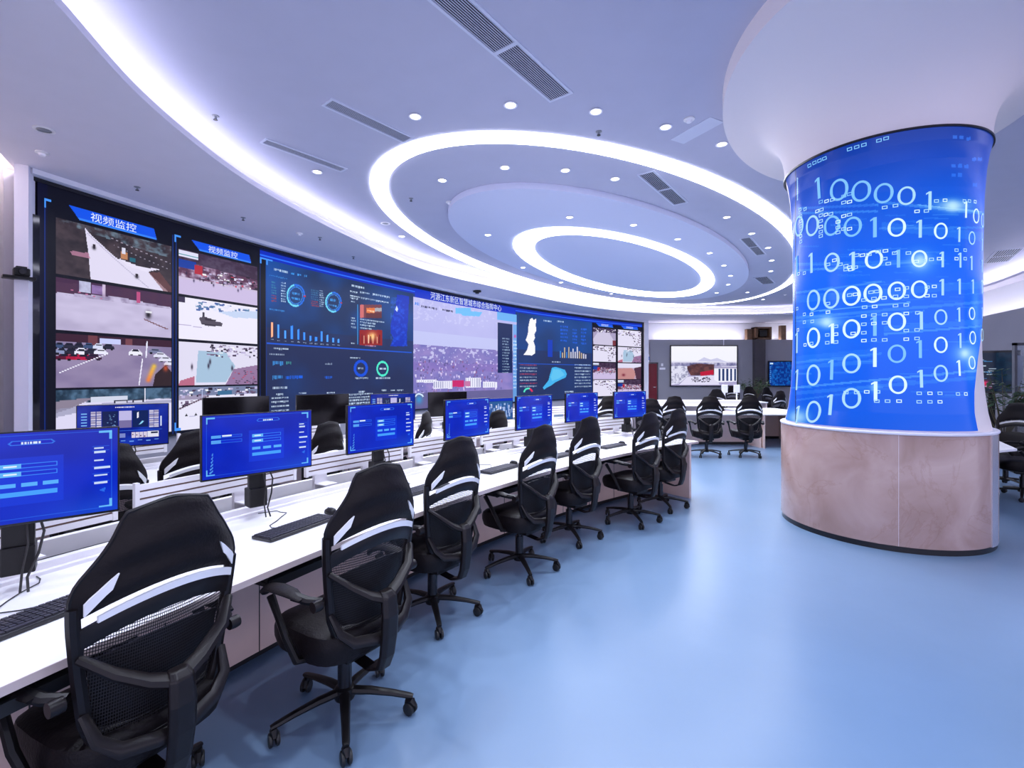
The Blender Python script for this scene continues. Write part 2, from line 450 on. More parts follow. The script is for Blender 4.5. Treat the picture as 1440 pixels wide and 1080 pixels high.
# ---- video wall arc
LC, LR = np.array([25.616, -3.687]), 33.432
LZ0, LZ1 = .615, 4.195
def led_hit(px):
    dx = (px-720)/F; A_ = dx*dx+1; B_ = -(dx*LC[0]+LC[1]); C_ = LC@LC-LR*LR
    t = (-B_+sqrt(B_*B_-A_*C_))/A_
    return np.array([dx*t, t])
def led_ang(px): p = led_hit(px)-LC; return atan2(p[1], p[0])
aL, aR_ = led_ang(41), led_ang(905)
wall = MB().arcbox(LC, LR+.25, LR+.35, 0, ZS, aL+.004, aR_-.004, 60).build('wall_left', M['greywall']); struct(wall, 'curved wall carrying the video wall')
low = MB().arcbox(LC, LR+.02, LR+.24, 0, LZ0-.04, aL, aR_, 60).build('wall_left.001', M['greywall']); struct(low, 'grey wall base under the video wall')
struct(MB().arcbox(LC, LR-.14, LR+.24, LZ1+.005, ZS-.002, aL+.001, aR_-.001, 60).build('trim_3', M['trim']), 'pale trim along the top of the video wall')
pier = MB().prism([(-6.16, 6.16), (-6.27, 6.09), (-6.75, 6.55), (-6.5, 6.75)], 0, ZS-.001).build('wall_left.002', M['pier']); struct(pier, 'white pier at the left end of the video wall')
bg = MB().prism([(-6.95, 6.75), (-7.0, 6.75), (-6.2, 3.5), (-6.2, -5), (-6.1, -5), (-6.1, 3.5)], 0, ZC).build('wall_left.003', M['beige']); struct(bg, 'beige wall beyond the video wall')
st = MB().prism([(-6.27, 6.28), (-6.37, 6.24), (-5.10, 4.24), (-5.00, 4.28)], ZS+.03, ZS+.06).build('cove_light_strip', M['sidecove'])
tag(st, 'short light strip above the beige side wall', 'light strip')
# white end fin of the video wall at the far right
e = led_hit(906.5)
fin = MB().prism([(e[0], e[1]-.05), (e[0]+.18, e[1]-.05), (e[0]+.3, e[1]+.7), (e[0]+.1, e[1]+.7)], 0, ZS-.001).build('trim_4', M['trim']); struct(fin, 'white end post of the video wall')

# ---- back wall
BY = 24.6; ZB = 3.38
bw = MB().box((13.0, BY-.35, ZB/2), (12.2, .3, ZB)).build('wall_back', M['greywall']); struct(bw, 'grey rear wall panelling')
bu = MB().box((13.0, BY+.1, (ZC+ZB)/2-.2), (12.6, .1, ZC-ZB+1.0)).build('wall_back.001', M['upwall']); struct(bu, 'bright upper rear wall')
s_ = MB().box((12.5, BY-.27, ZB+.007), (10.6, .06, .012)).build('cove_light_strip', M['backcove']); tag(s_, 'light strip on top of the grey rear wall panelling', 'light strip')
# panel seams
for i, x in enumerate((10.55, 12.25)):
    struct(MB().box((x, BY-.505, ZB/2), (.03, .012, ZB)).build('trim_%d' % (5+i), M['trim']), 'slim vertical joint in the grey rear wall')
dcx, dcy = at(1063, HY-50, ZB)
dc = MB().box((12.25, BY-.62, ZB/2), (.52, .24, ZB-.01)).build('wall_back.002', M['darkcol']); struct(dc, 'dark pilaster on the rear wall')
# right wall
RW = [np.array([9.2, 2.4]), np.array([13.4, 12.6]), np.array([18.3, BY])]
mb = MB()
for a, b in zip(RW[:-1], RW[1:]):
    mb.prism([tuple(a), tuple(b), (b[0]+.3, b[1]), (a[0]+.3, a[1])], 0, ZB)
struct(mb.build('wall_right', M['greywall']), 'grey side wall right of the display column')
mb = MB()
for a, b in zip(RW[:-1], RW[1:]):
    mb.prism([(a[0]+.55, a[1]), (b[0]+.55, b[1]), (b[0]+.65, b[1]), (a[0]+.65, a[1])], ZB-.3, ZC+.2)
struct(mb.build('wall_right.001', M['upwall']), 'bright upper side wall')
mb = MB(); a, b = RW[1], RW[2]
mb.prism([(a[0]+.12, a[1]), (b[0]+.12, b[1]-.4), (b[0]+.16, b[1]-.4), (a[0]+.16, a[1])], ZB+.001, ZB+.012)
a, b = RW[0], RW[1]; mb.prism([(a[0]+.12, a[1]), (b[0]+.12, b[1]), (b[0]+.16, b[1]), (a[0]+.16, a[1])], ZB+.001, ZB+.012)
tag(mb.build('cove_light_strip', M['backcove']), 'light strip on top of the grey right side wall', 'light strip')

# red door
dx0, _ = at(908.5, HY-50, ZB); sc = (BY-.5)/F
x0, x1 = (908.5-720)*sc, (923.5-720)*sc
d = thing('door_1', 'dark red rear door between the video wall and the grey panelling', 'door', ((x0+x1)/2, BY-.52, 0))
d['kind'] = 'structure'
MB().box((0, 0, 1.09), (x1-x0, .05, 2.18)).build('door_leaf', M['red'], d, bevel=.006)
fr = MB(); w2 = (x1-x0)/2
fr.box((-w2-.03, 0, 1.11), (.06, .07, 2.22)); fr.box((w2+.03, 0, 1.11), (.06, .07, 2.22)); fr.box((0, 0, 2.22), (x1-x0+.12, .07, .05)); fr.build('door_frame', M['darkcol'], d)
MB().tube([(w2-.08, -.03, 1.02), (w2-.08, -.08, 1.02), (w2-.20, -.08, 1.02)], .012).build('door_handle', M['steel'], d)
sg = thing('door_sign', 'small blue sign plate above the dark red door', 'sign', ((911-720)*sc, BY-.53, EYE+24*sc))
MB().box((0, 0, 0), (.16, .02, .17)).build('plate', mat('blue sign plate', '#2C5FB4', .4), sg)
MB().box((0, -.012, 0), (.10, .006, .02)).build('bar', M['slat'], sg)
tag(MB().box(((931-720)*sc, BY-.51, EYE+15*sc), (.10, .02, .14)).build('wall_switch', M['white'], bevel=.004), 'small white switch plate on the grey rear wall beside the red door', 'switch')
tag(MB().box(((931.5-720)*sc, BY-.51, EYE+13*sc-.12), (.28, .02, .10)).build('wall_plate', M['slat'], bevel=.004), 'wide white notice plate under the switch beside the red door', 'plate')
# ------------------------------------------------------------------ the video wall
NX, NY = 1150, 230
pxs = np.linspace(52, 905, NX+1); zs = np.linspace(LZ0, LZ1, NY+1)
hits = np.array([led_hit(x) for x in pxs])
dirn = (LC-hits)/np.linalg.norm(LC-hits, axis=1)[:, None]
hp = hits+dirn*.01
Pg = np.zeros((NY+1, NX+1, 3)); Pg[:, :, 0] = hp[:, 0]; Pg[:, :, 1] = hp[:, 1]; Pg[:, :, 2] = zs[:, None]
xc = (pxs[1:]+pxs[:-1])/2; Yc = (hits[1:, 1]+hits[:-1, 1])/2; zc = (zs[1:]+zs[:-1])/2
X = np.broadcast_to(xc, (NY, NX)).copy(); PY = HY-(zc[:, None]-EYE)*F/Yc[None, :]
T = np.broadcast_to(((zc-LZ0)/(LZ1-LZ0))[:, None], (NY, NX))
def ty(x, t):                                   # photo row of wall fraction t at photo column x
    Y = led_hit(x)[1]; return HY-((LZ0+t*(LZ1-LZ0))-EYE)*F/Y
img = np.zeros((NY, NX, 3)); img[:] = c255(9, 10, 26)
# blue header above the dashboards and the dark margins
m1 = (X > 373)*(X < 832)
blend(img, (m1 > 0) & (T < .97), c255(27, 50, 96), 1)
blend(img, (X > 373) & (X < 832), c255(20, 84, 176), .85*np.clip((vnoise(X, PY, 60, 3)-.3)*2, 0, 1))
blend(img, (X > 373) & (X < 832) & (T < .55), c255(46, 46, 82), .55)
blend(img, (X > 365) & (T > .93) & (T < .975), c255(10, 44, 190), 1)
blend(img, (X > 365) & (T > .945) & (T < .952), c255(40, 110, 255), 1)
blend(img, (X > 365) & (T >= .975), c255(6, 18, 70), 1)
blend(img, (X > 52) & (X < 66), c255(8, 10, 40), 1)
for xx in (62.5, 242.5, 247, 365.5, 374.5, 581.5, 728, 832):
    blend(img, (np.abs(X-xx) < .5) & (T < .93), c255(16, 60, 160), .7)
blend(img, (X > 583) & (X < 725) & (T > .9) & (T < .975), c255(10, 50, 200), 1)
# video tiles: (x0, x1) x rows
ROWS = [(.875, .662), (.650, .446), (.436, .228), (.216, .012)]
def tile(x0, x1, r, fn, seed):
    t1, t0 = ROWS[r]; mk = (X > x0) & (X < x1) & (T < t1) & (T > t0)
    u = (X-x0)/(x1-x0); v = 1-(T-t0)/(t1-t0)     # v down
    j, i = np.where(mk); j0, j1, i0, i1 = j.min(), j.max()+1, i.min(), i.max()+1
    U, V = u[j0:j1, i0:i1], v[j0:j1, i0:i1]; sub = np.zeros(U.shape+(3,))
    fn(sub, U, V, seed); img[j0:j1, i0:i1] = sub
def speck(s, U, V, x0, y0, x1, y1, cols, n, sd, sz=.02):
    q = random.Random(sd)
    for k in range(n):
        x, y = q.uniform(x0, x1), q.uniform(y0, y1); w, h = sz*q.uniform(.6, 1.6), sz*q.uniform(.6, 1.5)
        rect(s, U, V, x, y, x+w, y+h, q.choice(cols), .9)
TREE = [c255(60, 50, 60), c255(35, 30, 40), c255(90, 70, 75)]
LITE = [c255(235, 230, 255), c255(190, 180, 220), c255(255, 255, 255)]
DARKS = [c255(30, 20, 40), c255(70, 50, 80), c255(110, 90, 120)]
def road(s, U, V, sd):
    s[:] = c255(70, 58, 66); blend(s, np.ones(U.shape, bool), c255(30, 26, 36), np.clip(vnoise(U*60, V*40, 6, sd)*1.6-.5, 0, 1))
    blend(s, (V < .12+.18*U-.04), c255(120, 150, 170), .7*np.clip(vnoise(U*60, V*40, 3, sd+1)*3-1.2, 0, 1))
    poly(s, U, V, [(.25, .06), (.30, .16), (.52, .50), (.70, .60), (.88, .55), (.80, .66), (.97, 1.0), (.30, 1.0), (.28, .5)], c255(226, 220, 244))
    poly(s, U, V, [(.55, .50), (.72, .58), (.9, .56), (.78, .66), (.62, .62)], c255(232, 226, 248))
    line(s, U, V, .27, .15, .80, .98, .012, c255(180, 175, 205), .7)
    poly(s, U, V, [(.12, .55), (.28, .52), (.30, .62), (.14, .62)], c255(190, 130, 160), .8)
    rect(s, U, V, .56, .36, .62, .50, c255(190, 130, 90)); rect(s, U, V, .57, .28, .60, .40, c255(220, 220, 240)); rect(s, U, V, .64, .44, .69, .52, c255(30, 100, 120))
    for (x, y) in ((.33, .40), (.70, .80)):
        glow(s, U, V, x, y, .022, .05, c255(20, 16, 24), 1); rect(s, U, V, x-.012, y-.07, x+.012, y-.01, c255(40, 30, 40))
    line(s, U, V, .45, .12, .99, .38, .008, c255(200, 190, 210), .7); line(s, U, V, .5, .26, .99, .52, .006, c255(200, 190, 210), .6)
    poly(s, U, V, [(.80, .66), (.9, .62), (1, .9), (1, 1), (.93, 1)], c255(120, 70, 70), .6)
def yard(s, U, V, sd):
    s[:] = c255(205, 196, 228); blend(s, np.ones(U.shape, bool), c255(165, 155, 190), np.clip(vnoise(U*40, V*40, 12, sd)*1.6-.4, 0, .8))
    rect(s, U, V, 0, 0, 1, .16, c255(70, 40, 70)); poly(s, U, V, [(.0, .1), (1, .0), (1, .30), (.55, .22), (0, .3)], c255(78, 48, 76))
    rect(s, U, V, .2, .02, .30, .22, c255(210, 215, 245)); rect(s, U, V, .31, .05, .40, .22, c255(150, 120, 180)); rect(s, U, V, .40, .0, .43, .26, c255(220, 200, 230))
    blend(s, V < .33, c255(60, 40, 80), .4*np.clip(vnoise(U*80, V*30, 4, sd)*2-.6, 0, 1))
    rect(s, U, V, .70, .05, .73, .28, c255(190, 80, 130)); glow(s, U, V, .80, .52, .035, .12, c255(25, 20, 26)); rect(s, U, V, .775, .43, .83, .47, c255(230, 230, 240))
    line(s, U, V, .76, .62, .97, .80, .02, c255(120, 80, 90)); line(s, U, V, .1, .2, .4, .3, .008, c255(190, 110, 150))
def cars(s, U, V, sd):
    s[:] = c255(150, 136, 172); blend(s, np.ones(U.shape, bool), c255(128, 115, 155), np.clip(vnoise(U*40, V*40, 10, sd)*1.6-.5, 0, .8))
    rect(s, U, V, 0, 0, 1, .16, c255(60, 30, 50)); rect(s, U, V, .38, .04, .56, .15, c255(200, 205, 250)); rect(s, U, V, .28, .0, .36, .2, c255(110, 60, 70)); rect(s, U, V, .6, .02, .66, .16, c255(120, 70, 80))
    q = random.Random(sd)
    def car(x, y, w, h, c):
        poly(s, U, V, [(x, y+h*.45), (x+w*.12, y+h*.35), (x+w*.28, y), (x+w*.72, y), (x+w*.9, y+h*.4), (x+w, y+h*.5), (x+w, y+h*.88), (x, y+h*.88)], c)
        poly(s, U, V, [(x+w*.2, y+h*.36), (x+w*.32, y+h*.1), (x+w*.68, y+h*.1), (x+w*.8, y+h*.36)], c255(25, 25, 45)); rect(s, U, V, x+w*.1, y+h*.8, x+w*.3, y+h, c255(20, 16, 26)); rect(s, U, V, x+w*.7, y+h*.8, x+w*.9, y+h, c255(20, 16, 26))
    for r_ in range(3):
        for k in range(6-r_):
            x, y = -.02+k*.085+r_*.01, .17+r_*.105-k*.004; w = .10+.02*r_
            c = q.choice([c255(235, 235, 255), c255(60, 80, 120), c255(215, 220, 245), c255(140, 150, 190), c255(40, 40, 60)])
            if r_ == 2: c = [c255(90, 20, 50), c255(170, 20, 60), c255(185, 25, 70), c255(60, 30, 60)][k]
            car(x, y, w, .12, c)
    car(.63, .23, .12, .14, c255(238, 238, 252))
    for k in range(4): car(.80+k*.045, .20+k*.085, .12, .11, c255(226, 226, 246) if k else c255(120, 125, 160))
    line(s, U, V, .02, .74, .45, .35, .012, c255(240, 238, 255)); line(s, U, V, .79, .05, .78, .40, .012, c255(235, 235, 255)); line(s, U, V, .75, .42, .72, .98, .010, c255(240, 238, 255))
    for k in range(6): glow(s, U, V, .80+.01*k, .88-.06*k, .03, .07, c255(255, 130+15*k, 50), .8)
    poly(s, U, V, [(.86, .75), (.95, .55), (1, .7), (1, 1), (.84, 1)], c255(50, 35, 40)); glow(s, U, V, .95, .62, .03, .1, c255(220, 90, 50), .8)
def street(s, U, V, sd):
    s[:] = c255(222, 218, 245); rect(s, U, V, 0, 0, 1, .22, c255(80, 110, 140)); blend(s, V < .25, c255(30, 50, 70), np.clip(vnoise(U*80, V*30, 4, sd)*2.2-.7, 0, 1))
    poly(s, U, V, [(0, .2), (.35, .15), (.12, .35), (0, .42)], c255(140, 130, 150)); rect(s, U, V, .3, .14, .62, .24, c255(210, 215, 235))
    poly(s, U, V, [(.0, .35), (.4, .28), (1, .28), (1, .34), (.4, .36), (0, .5)], c255(150, 150, 180), .7); line(s, U, V, .77, .0, .77, .3, .008, c255(230, 230, 250))
    rect(s, U, V, .5, .22, .62, .30, c255(40, 40, 60)); rect(s, U, V, .66, .22, .76, .30, c255(40, 40, 60)); rect(s, U, V, .515, .24, .61, .285, c255(210, 210, 230)); rect(s, U, V, .675, .24, .75, .285, c255(210, 210, 230))
def market(s, U, V, sd):
    s[:] = c255(205, 190, 220); blend(s, V < .62, c255(90, 50, 80), np.clip(vnoise(U*80, V*60, 5, sd)*2.4-.55, 0, 1)); blend(s, V < .25+.1*U, c255(50, 35, 60), .8)
    rect(s, U, V, .0, .02, .25, .16, c255(225, 225, 250)); rect(s, U, V, .0, .22, .22, .42, c255(20, 60, 160)); rect(s, U, V, .2, .3, .3, .5, c255(180, 40, 60)); rect(s, U, V, 0, .10, .25, .13, c255(90, 160, 170))
    speck(s, U, V, .28, .3, .98, .62, LITE+DARKS+[c255(200, 60, 90)], 90, sd, .03); blend(s, V > .66, c255(205, 190, 230), .8)
    for k in range(9): glow(s, U, V, .1+.09*k+.03*sin(k*3), .52+.2*((k*37 % 10)/10), .014, .05, c255(45, 35, 70))
def tank(s, U, V, sd):
    s[:] = c255(240, 236, 255); speck(s, U, V, .2, .02, 1, .25, [c255(60, 90, 160), c255(90, 130, 170), c255(230, 230, 250)], 60, sd, .04); rect(s, U, V, 0, 0, .08, .14, c255(60, 50, 80))
    rect(s, U, V, .3, .3, .33, .42, c255(60, 55, 70)); line(s, U, V, 0, .66, .3, .68, .02, c255(190, 180, 215)); poly(s, U, V, [(.5, .25), (1, .1), (1, .3), (.7, .35)], c255(200, 215, 245))
    poly(s, U, V, [(.26, .46), (.30, .42), (.40, .43), (.44, .48), (.56, .52), (.55, .60), (.38, .64), (.29, .60)], c255(85, 78, 92)); poly(s, U, V, [(.33, .44), (.42, .45), (.44, .5), (.34, .5)], c255(60, 52, 66))
    line(s, U, V, .42, .46, .50, .48, .012, c255(60, 52, 66)); rect(s, U, V, .30, .58, .55, .61, c255(50, 45, 60))
def plaza(s, U, V, sd):
    s[:] = c255(226, 222, 244); poly(s, U, V, [(.25, .2), (.6, .2), (.72, .55), (.6, .95), (.22, .95)], c255(168, 196, 222))
    speck(s, U, V, .35, .02, 1, .3, DARKS+LITE, 90, sd, .03); poly(s, U, V, [(.7, .62), (1, .5), (1, 1), (.6, 1)], c255(150, 120, 160)); speck(s, U, V, .68, .62, 1, .98, DARKS+[c255(190, 60, 90)], 50, sd+1, .02)
    for x, y in ((.17, .58), (.40, .45), (.38, .55), (.68, .6), (.43, .1)): glow(s, U, V, x, y, .018, .09, c255(40, 30, 50))
    poly(s, U, V, [(.02, .9), (.2, .8), (.2, 1), (0, 1)], c255(170, 60, 90), .7)
def campus(s, U, V, sd):
    s[:] = c255(232, 230, 250); rect(s, U, V, 0, 0, 1, .2, c255(120, 130, 165)); rect(s, U, V, .0, .18, .35, .30, c255(160, 150, 180)); speck(s, U, V, 0, .02, 1, .2, DARKS+LITE, 70, sd, .035)
    line(s, U, V, 0, .50, .38, .22, .03, c255(110, 90, 110)); line(s, U, V, .3, .05, .3, .3, .01, c255(200, 210, 250)); rect(s, U, V, .5, .1, .68, .2, c255(60, 110, 150))
    for x in (.10, .22): poly(s, U, V, [(x-.02, .68), (x, .60), (x+.02, .68)], c255(50, 50, 60))
    line(s, U, V, 0, .7, .5, .66, .006, c255(190, 190, 220)); speck(s, U, V, .02, .3, .15, .42, DARKS, 12, sd, .03)
tile(78, 240.5, 0, road, 1); tile(78, 240.5, 1, yard, 2); tile(78, 240.5, 2, cars, 3); tile(78, 240.5, 3, street, 4)
tile(250.5, 361.5, 0, market, 5); tile(250.5, 361.5, 1, tank, 6); tile(250.5, 361.5, 2, plaza, 7); tile(250.5, 361.5, 3, campus, 8)
def lot(s, U, V, sd):
    s[:] = c255(170, 160, 195); rect(s, U, V, 0, 0, 1, .25, c255(60, 45, 80)); speck(s, U, V, 0, .02, 1, .25, DARKS+LITE, 60, sd, .05); poly(s, U, V, [(.2, .3), (.7, .25), (.95, .8), (.9, 1), (.05, 1), (0, .7)], c255(205, 198, 225)); rect(s, U, V, .85, .7, 1, 1, c255(120, 50, 60))
def pale(s, U, V, sd):
    s[:] = c255(228, 224, 246); speck(s, U, V, 0, 0, 1, .3, DARKS+LITE, 60, sd, .05); speck(s, U, V, .6, .3, 1, .9, DARKS, 25, sd+2, .04)
def court(s, U, V, sd):
    s[:] = c255(190, 160, 185); rect(s, U, V, 0, 0, 1, .3, c255(225, 222, 245)); poly(s, U, V, [(0, .35), (.6, .3), (.8, .6), (.7, 1), (0, 1)], c255(196, 140, 140)); poly(s, U, V, [(.7, .3), (1, .2), (1, 1), (.8, 1)], c255(80, 50, 70)); glow(s, U, V, .25, .75, .1, .12, c255(120, 40, 60))
tile(833.5, 866, 0, lot, 11); tile(833.5, 866, 1, pale, 12); tile(833.5, 866, 2, market, 13); tile(833.5, 866, 3, pale, 14)
tile(868.5, 901, 0, pale, 15); tile(868.5, 901, 1, plaza, 16); tile(868.5, 901, 2, court, 17); tile(868.5, 901, 3, market, 18)
# blue heading ribbons over the camera tiles
def ribbon(x0, x1, t0, t1, sl):
    d_ = (T-t0)/(t1-t0); lft = x0+sl*(1-d_); rgt = x1-sl*.25*d_
    blend(img, (T > t0) & (T < t1) & (X > lft) & (X < rgt), c255(16, 84, 236), 1); blend(img, (T > t0) & (T < t0+.012) & (X > lft) & (X < rgt), c255(70, 150, 255), .7)
ribbon(96, 220, .885, .935, 16); ribbon(269, 353, .885, .93, 12); ribbon(838, 862, .89, .93, 4); ribbon(873, 897, .89, .93, 4)
for x in (63, 246, 366, 375):
    for t in (.93, .02):
        s2 = -1 if t > .5 else 1
        blend(img, (X > x-1) & (X < x+1.2) & (T*s2 > t*s2) & (T*s2 < t*s2+.03), c255(70, 150, 255)); blend(img, (X > x-1) & (X < x+8) & (np.abs(T-t) < .005), c255(70, 150, 255))
# dashboard one: positions in photo pixels
WH = c255(215, 235, 255); CY = c255(70, 170, 255); BL = c255(30, 100, 235)
def words(x, y, w, h, col, sd, a=.9):
    q = random.Random(sd); xx = x; dy = ty(x+w, .5)-ty(x, .5)
    slope = (ty(x+w, (HY+30-y)/100)-ty(x, (HY+30-y)/100))/max(w, 1) if False else 0
    while xx < x+w:
        g = q.uniform(.9, 2.2)
        t_ = (PYof(x, y)); yy = ty(xx, t_)
        rect(img, X, PY, xx, yy-h/2, xx+g, yy+h/2*q.uniform(.3, 1), col, a*q.uniform(.6, 1)); xx += g+q.uniform(.2, .8)
def PYof(x, y):
    Y = led_hit(x)[1]; return ((HY-y)*Y/F+EYE-LZ0)/(LZ1-LZ0)
words(385, 379, 19, 3.5, WH, 1); words(378, 387, 25, 2, CY, 2, .6)
for k, (x, w) in enumerate(((409, 3), (418, 4), (427, 4))): words(x, 385+k*1.5, w, 3, CY, k)
for k in range(8):
    words(381, 397+k*3.7, 6, 2.2, c255(60, 140, 170) if k < 5 else c255(190, 60, 60), 10+k, .8); words(395, 398+k*3.7, 5, 2.2, WH, 30+k, .8)
    words(437, 408+k*3.1, 10, 2.0, c255(60, 130, 170) if k < 5 else c255(190, 60, 60), 50+k, .7); words(449, 409+k*3.1, 5, 2.0, WH, 70+k, .7)
for (cx, cy, rx, ry) in ((415.5, 415.5, 13, 16), (468.5, 425, 11.5, 14.5)):
    ring(img, X, PY, cx, cy, rx, ry, .16, c255(30, 110, 230)); ring(img, X, PY, cx, cy, rx, ry, .16, c255(110, 215, 255), 1, 100, 290); ring(img, X, PY, cx, cy, rx*.78, ry*.78, .12, c255(60, 150, 255), .8)
    ring(img, X, PY, cx, cy, rx*1.08, ry*1.08, .22, c255(190, 50, 60), 1, -8 % 360-1, 360); words(cx-5, cy-3, 9, 4, CY, int(cx)); words(cx-6, cy+4, 11, 3, CY, int(cx)+1)
words(378, 435, 21, 2.4, CY, 91, .6)
for k, (x, yt, yb) in enumerate(((382, 453, 474), (391, 456, 475.5), (400.5, 465, 476.5), (410, 458, 477), (419, 463, 477.5), (427.5, 467, 478.5), (436, 472, 479.5), (444, 474, 480), (452, 466, 480.5), (460, 471, 481), (468, 475, 481.5), (475.5, 477, 482))):
    rect(img, X, PY, x-1.6, yt, x+1.6, yb, c255(255, 150, 90) if k == 0 else c255(40, 130, 255)); rect(img, X, PY, x-.5, yt, x+.5, yb, c255(255, 225, 190) if k == 0 else c255(110, 190, 255), .8); words(x-1.5, yb+3.5, 3.5, 1.8, WH, 100+k, .6)
words(494, 402, 18, 3.4, WH, 110); words(492, 410, 9, 3, WH, 111); words(506, 411, 13, 2.6, WH, 112); words(524, 414, 24, 3, WH, 113); words(492, 416, 54, 2.4, WH, 114); words(492, 419, 9, 2, WH, 115)
for k, y in enumerate((424, 447, 451, 455.5, 460, 483)): words(493, y, 6, 2.2, WH, 120+k)
rect(img, X, PY, 502, 428, 502.9, 484, CY)
rect(img, X, PY, 506, 428.5, 536, 447, c255(120, 60, 70)); rect(img, X, PY, 506, 428.5, 511, 447, c255(210, 110, 110)); rect(img, X, PY, 515, 433, 527, 441, c255(230, 120, 60)); rect(img, X, PY, 527, 433, 536, 438, c255(170, 170, 180)); rect(img, X, PY, 514, 440, 536, 447.5, c255(90, 40, 50), .7); words(516, 437, 9, 3, c255(255, 220, 180), 130)
for k, y in enumerate((449, 453, 457, 461)): words(506, y, (34, 21, 21, 16)[k], 2.2, WH, 140+k)
rect(img, X, PY, 505.5, 464, 537, 485.5, c255(150, 30, 30)); glow(img, X, PY, 523, 473, 9, 9, c255(255, 200, 120), 1)
for k in range(9): rect(img, X, PY, 508+3.1*k, 470+(k*7 % 5), 509+3.1*k, 483, c255(255, 225, 190) if k % 2 else c255(90, 10, 20), .9)
words(513, 486, 14, 2.4, c255(220, 150, 180), 150)
poly(img, X, PY, [(558, 414), (575, 417), (574, 440), (572, 470), (572, 487), (548, 487), (553, 476), (549, 468), (549, 456), (553, 440), (556, 430)], c255(10, 50, 190)); blend(img, (X > 549) & (X < 573) & (PY > 418) & (PY < 487), c255(40, 110, 250), .5*np.clip(vnoise(X, PY, 3, 4)*3-1.4, 0, 1))
poly(img, X, PY, [(555.5, 435), (557.5, 430), (559.5, 435), (558.2, 438), (557, 438)], WH)
for (x0, t0, x1) in ((375, .405, 579), (375, .155, 579)): blend(img, (X > x0) & (X < x1) & (np.abs(T-.455) < .004), c255(30, 90, 220), .8)
words(384, 490, 21, 3.4, WH, 160); words(378, 498, 21, 2.4, WH, 161, .7); words(383, 511, 14, 6, CY, 162, .8); words(402, 510.5, 6, 5, c255(90, 230, 200), 163, .7); words(457, 512, 8, 3, WH, 164, .7)
words(383, 531, 13, 6, CY, 165, .8); words(401, 531, 24, 5, BL, 166, 1); words(456, 531, 9, 4, BL, 167); words(492, 503, 14, 2.4, WH, 168)
ring(img, X, PY, 507, 518, 10, 12, .34, c255(22, 80, 220)); words(503, 518, 7, 3, WH, 170); ring(img, X, PY, 537.5, 518.5, 8.5, 11, .26, c255(80, 235, 205)); words(533.5, 518.5, 8, 3, WH, 171)
words(499, 532, 18, 2.6, WH, 172); words(528, 532, 20, 2.6, WH, 173); words(383, 546, 21, 3.4, WH, 174); words(388, 555, 10, 3, WH, 175)
for k in range(5): words(381, 560+k*6, 24, 2.6, WH, 176+k)
words(420, 553, 9, 2.4, WH, 181); words(459, 552.5, 11, 2.4, WH, 182); words(504, 551, 8, 2.6, WH, 183); words(536, 549, 7, 2.6, WH, 184); words(549, 549, 5, 2.4, WH, 185); words(558, 549, 8, 2.6, WH, 186)
for k in range(5): words(490, 555+k*4.3, 34, 2.6, WH, 190+k)
# aerial city picture in the middle
ct = (X > 581) & (X < 726.5) & (T < .905) & (T > .005)
u = np.clip((X-581)/145.5, 0, 1); v = np.clip((.905-T)/.9, 0, 1)
n1 = vnoise(X, PY, 9, 21); n2 = vnoise(X, PY, 3.2, 22, 2); n3 = vnoise(X*2, PY, 40, 23)
sky = c255(186, 186, 240)[None, None]*np.ones((NY, NX, 1)); sky = sky*(1-.25*np.clip(n3*2-.8, 0, 1)[..., None])+c255(215, 215, 255)*(.25*np.clip(n3*2-.8, 0, 1)[..., None])
blend(img, ct, c255(0, 0, 0), 1); img[ct] = sky[ct]
k_ = ct & (v > .30) & (v < .44); img[k_] = c255(196, 200, 246)
w_ = ct & (v > .42)
land = c255(112, 112, 188)*(1-n1[..., None])+c255(160, 140, 205)*n1[..., None]; img[w_] = land[w_]
k_ = w_ & (v < .55) & (n2 > .64); img[k_] = img[k_]*.3+c255(222, 222, 255)*.7
k_ = ct & (v < .2) & (n2 > .66); img[k_] = img[k_]*.6+c255(220, 220, 255)*.4
k_ = w_ & (v > .58) & (v < .66); img[k_] = img[k_]*.55+c255(140, 110, 190)*.45
q = random.Random(5)
for k in range(330):
    x = q.uniform(583, 705); vv = .57+.3*q.random()**1.3; y = ty(x, .905-.9*vv); h = q.uniform(1.0, 3.6)*(.5+vv*.7); c = q.choice([c255(235, 225, 255), c255(205, 190, 240), c255(150, 100, 150), c255(110, 105, 170), c255(95, 85, 140), c255(120, 112, 180)])
    rect(img, X, PY, x, y-h, x+q.uniform(.8, 2.2), y, c, .85)
blend(img, ct & (v > .86), c255(96, 92, 140), .8)
for (x, y, w, h) in ((585, 536, 26, 4), (609, 541, 27, 11), (654, 538, 22, 14), (679, 541, 20, 8)):
    rect(img, X, PY, x, y-h/2, x+w, y+h/2, c255(238, 238, 255)); 
    for j_ in range(int(w/3)): rect(img, X, PY, x+1+j_*3, y-h/2+1, x+2+j_*3, y+h/2-1, c255(130, 130, 180), .7)
rect(img, X, PY, 636, 535, 652, 544, c255(205, 40, 110)); rect(img, X, PY, 653, 536, 661, 543, c255(200, 120, 170))
rect(img, X, PY, 640, 433, 662, 441, c255(110, 190, 250)); poly(img, X, PY, [(644, 436), (678, 439), (674, 445), (650, 444)], c255(110, 190, 250)); blend(img, ct & (v < .09) & (X > 699), c255(110, 180, 245), 1)
blend(img, (X > 699.5) & (X < 720.5) & (T < .80) & (T > .30) & ct, c255(14, 34, 84), .95); blend(img, ct & (X > 721) & (T < .80), c255(100, 170, 240), .8)
for k in range(13): words(706, 476+k*4.0, 9, 2.0, c255(190, 215, 235), 210+k, .8)
for k in range(14): words(721.5, 480+k*5, 4, 2.5, c255(225, 240, 255), 230+k)
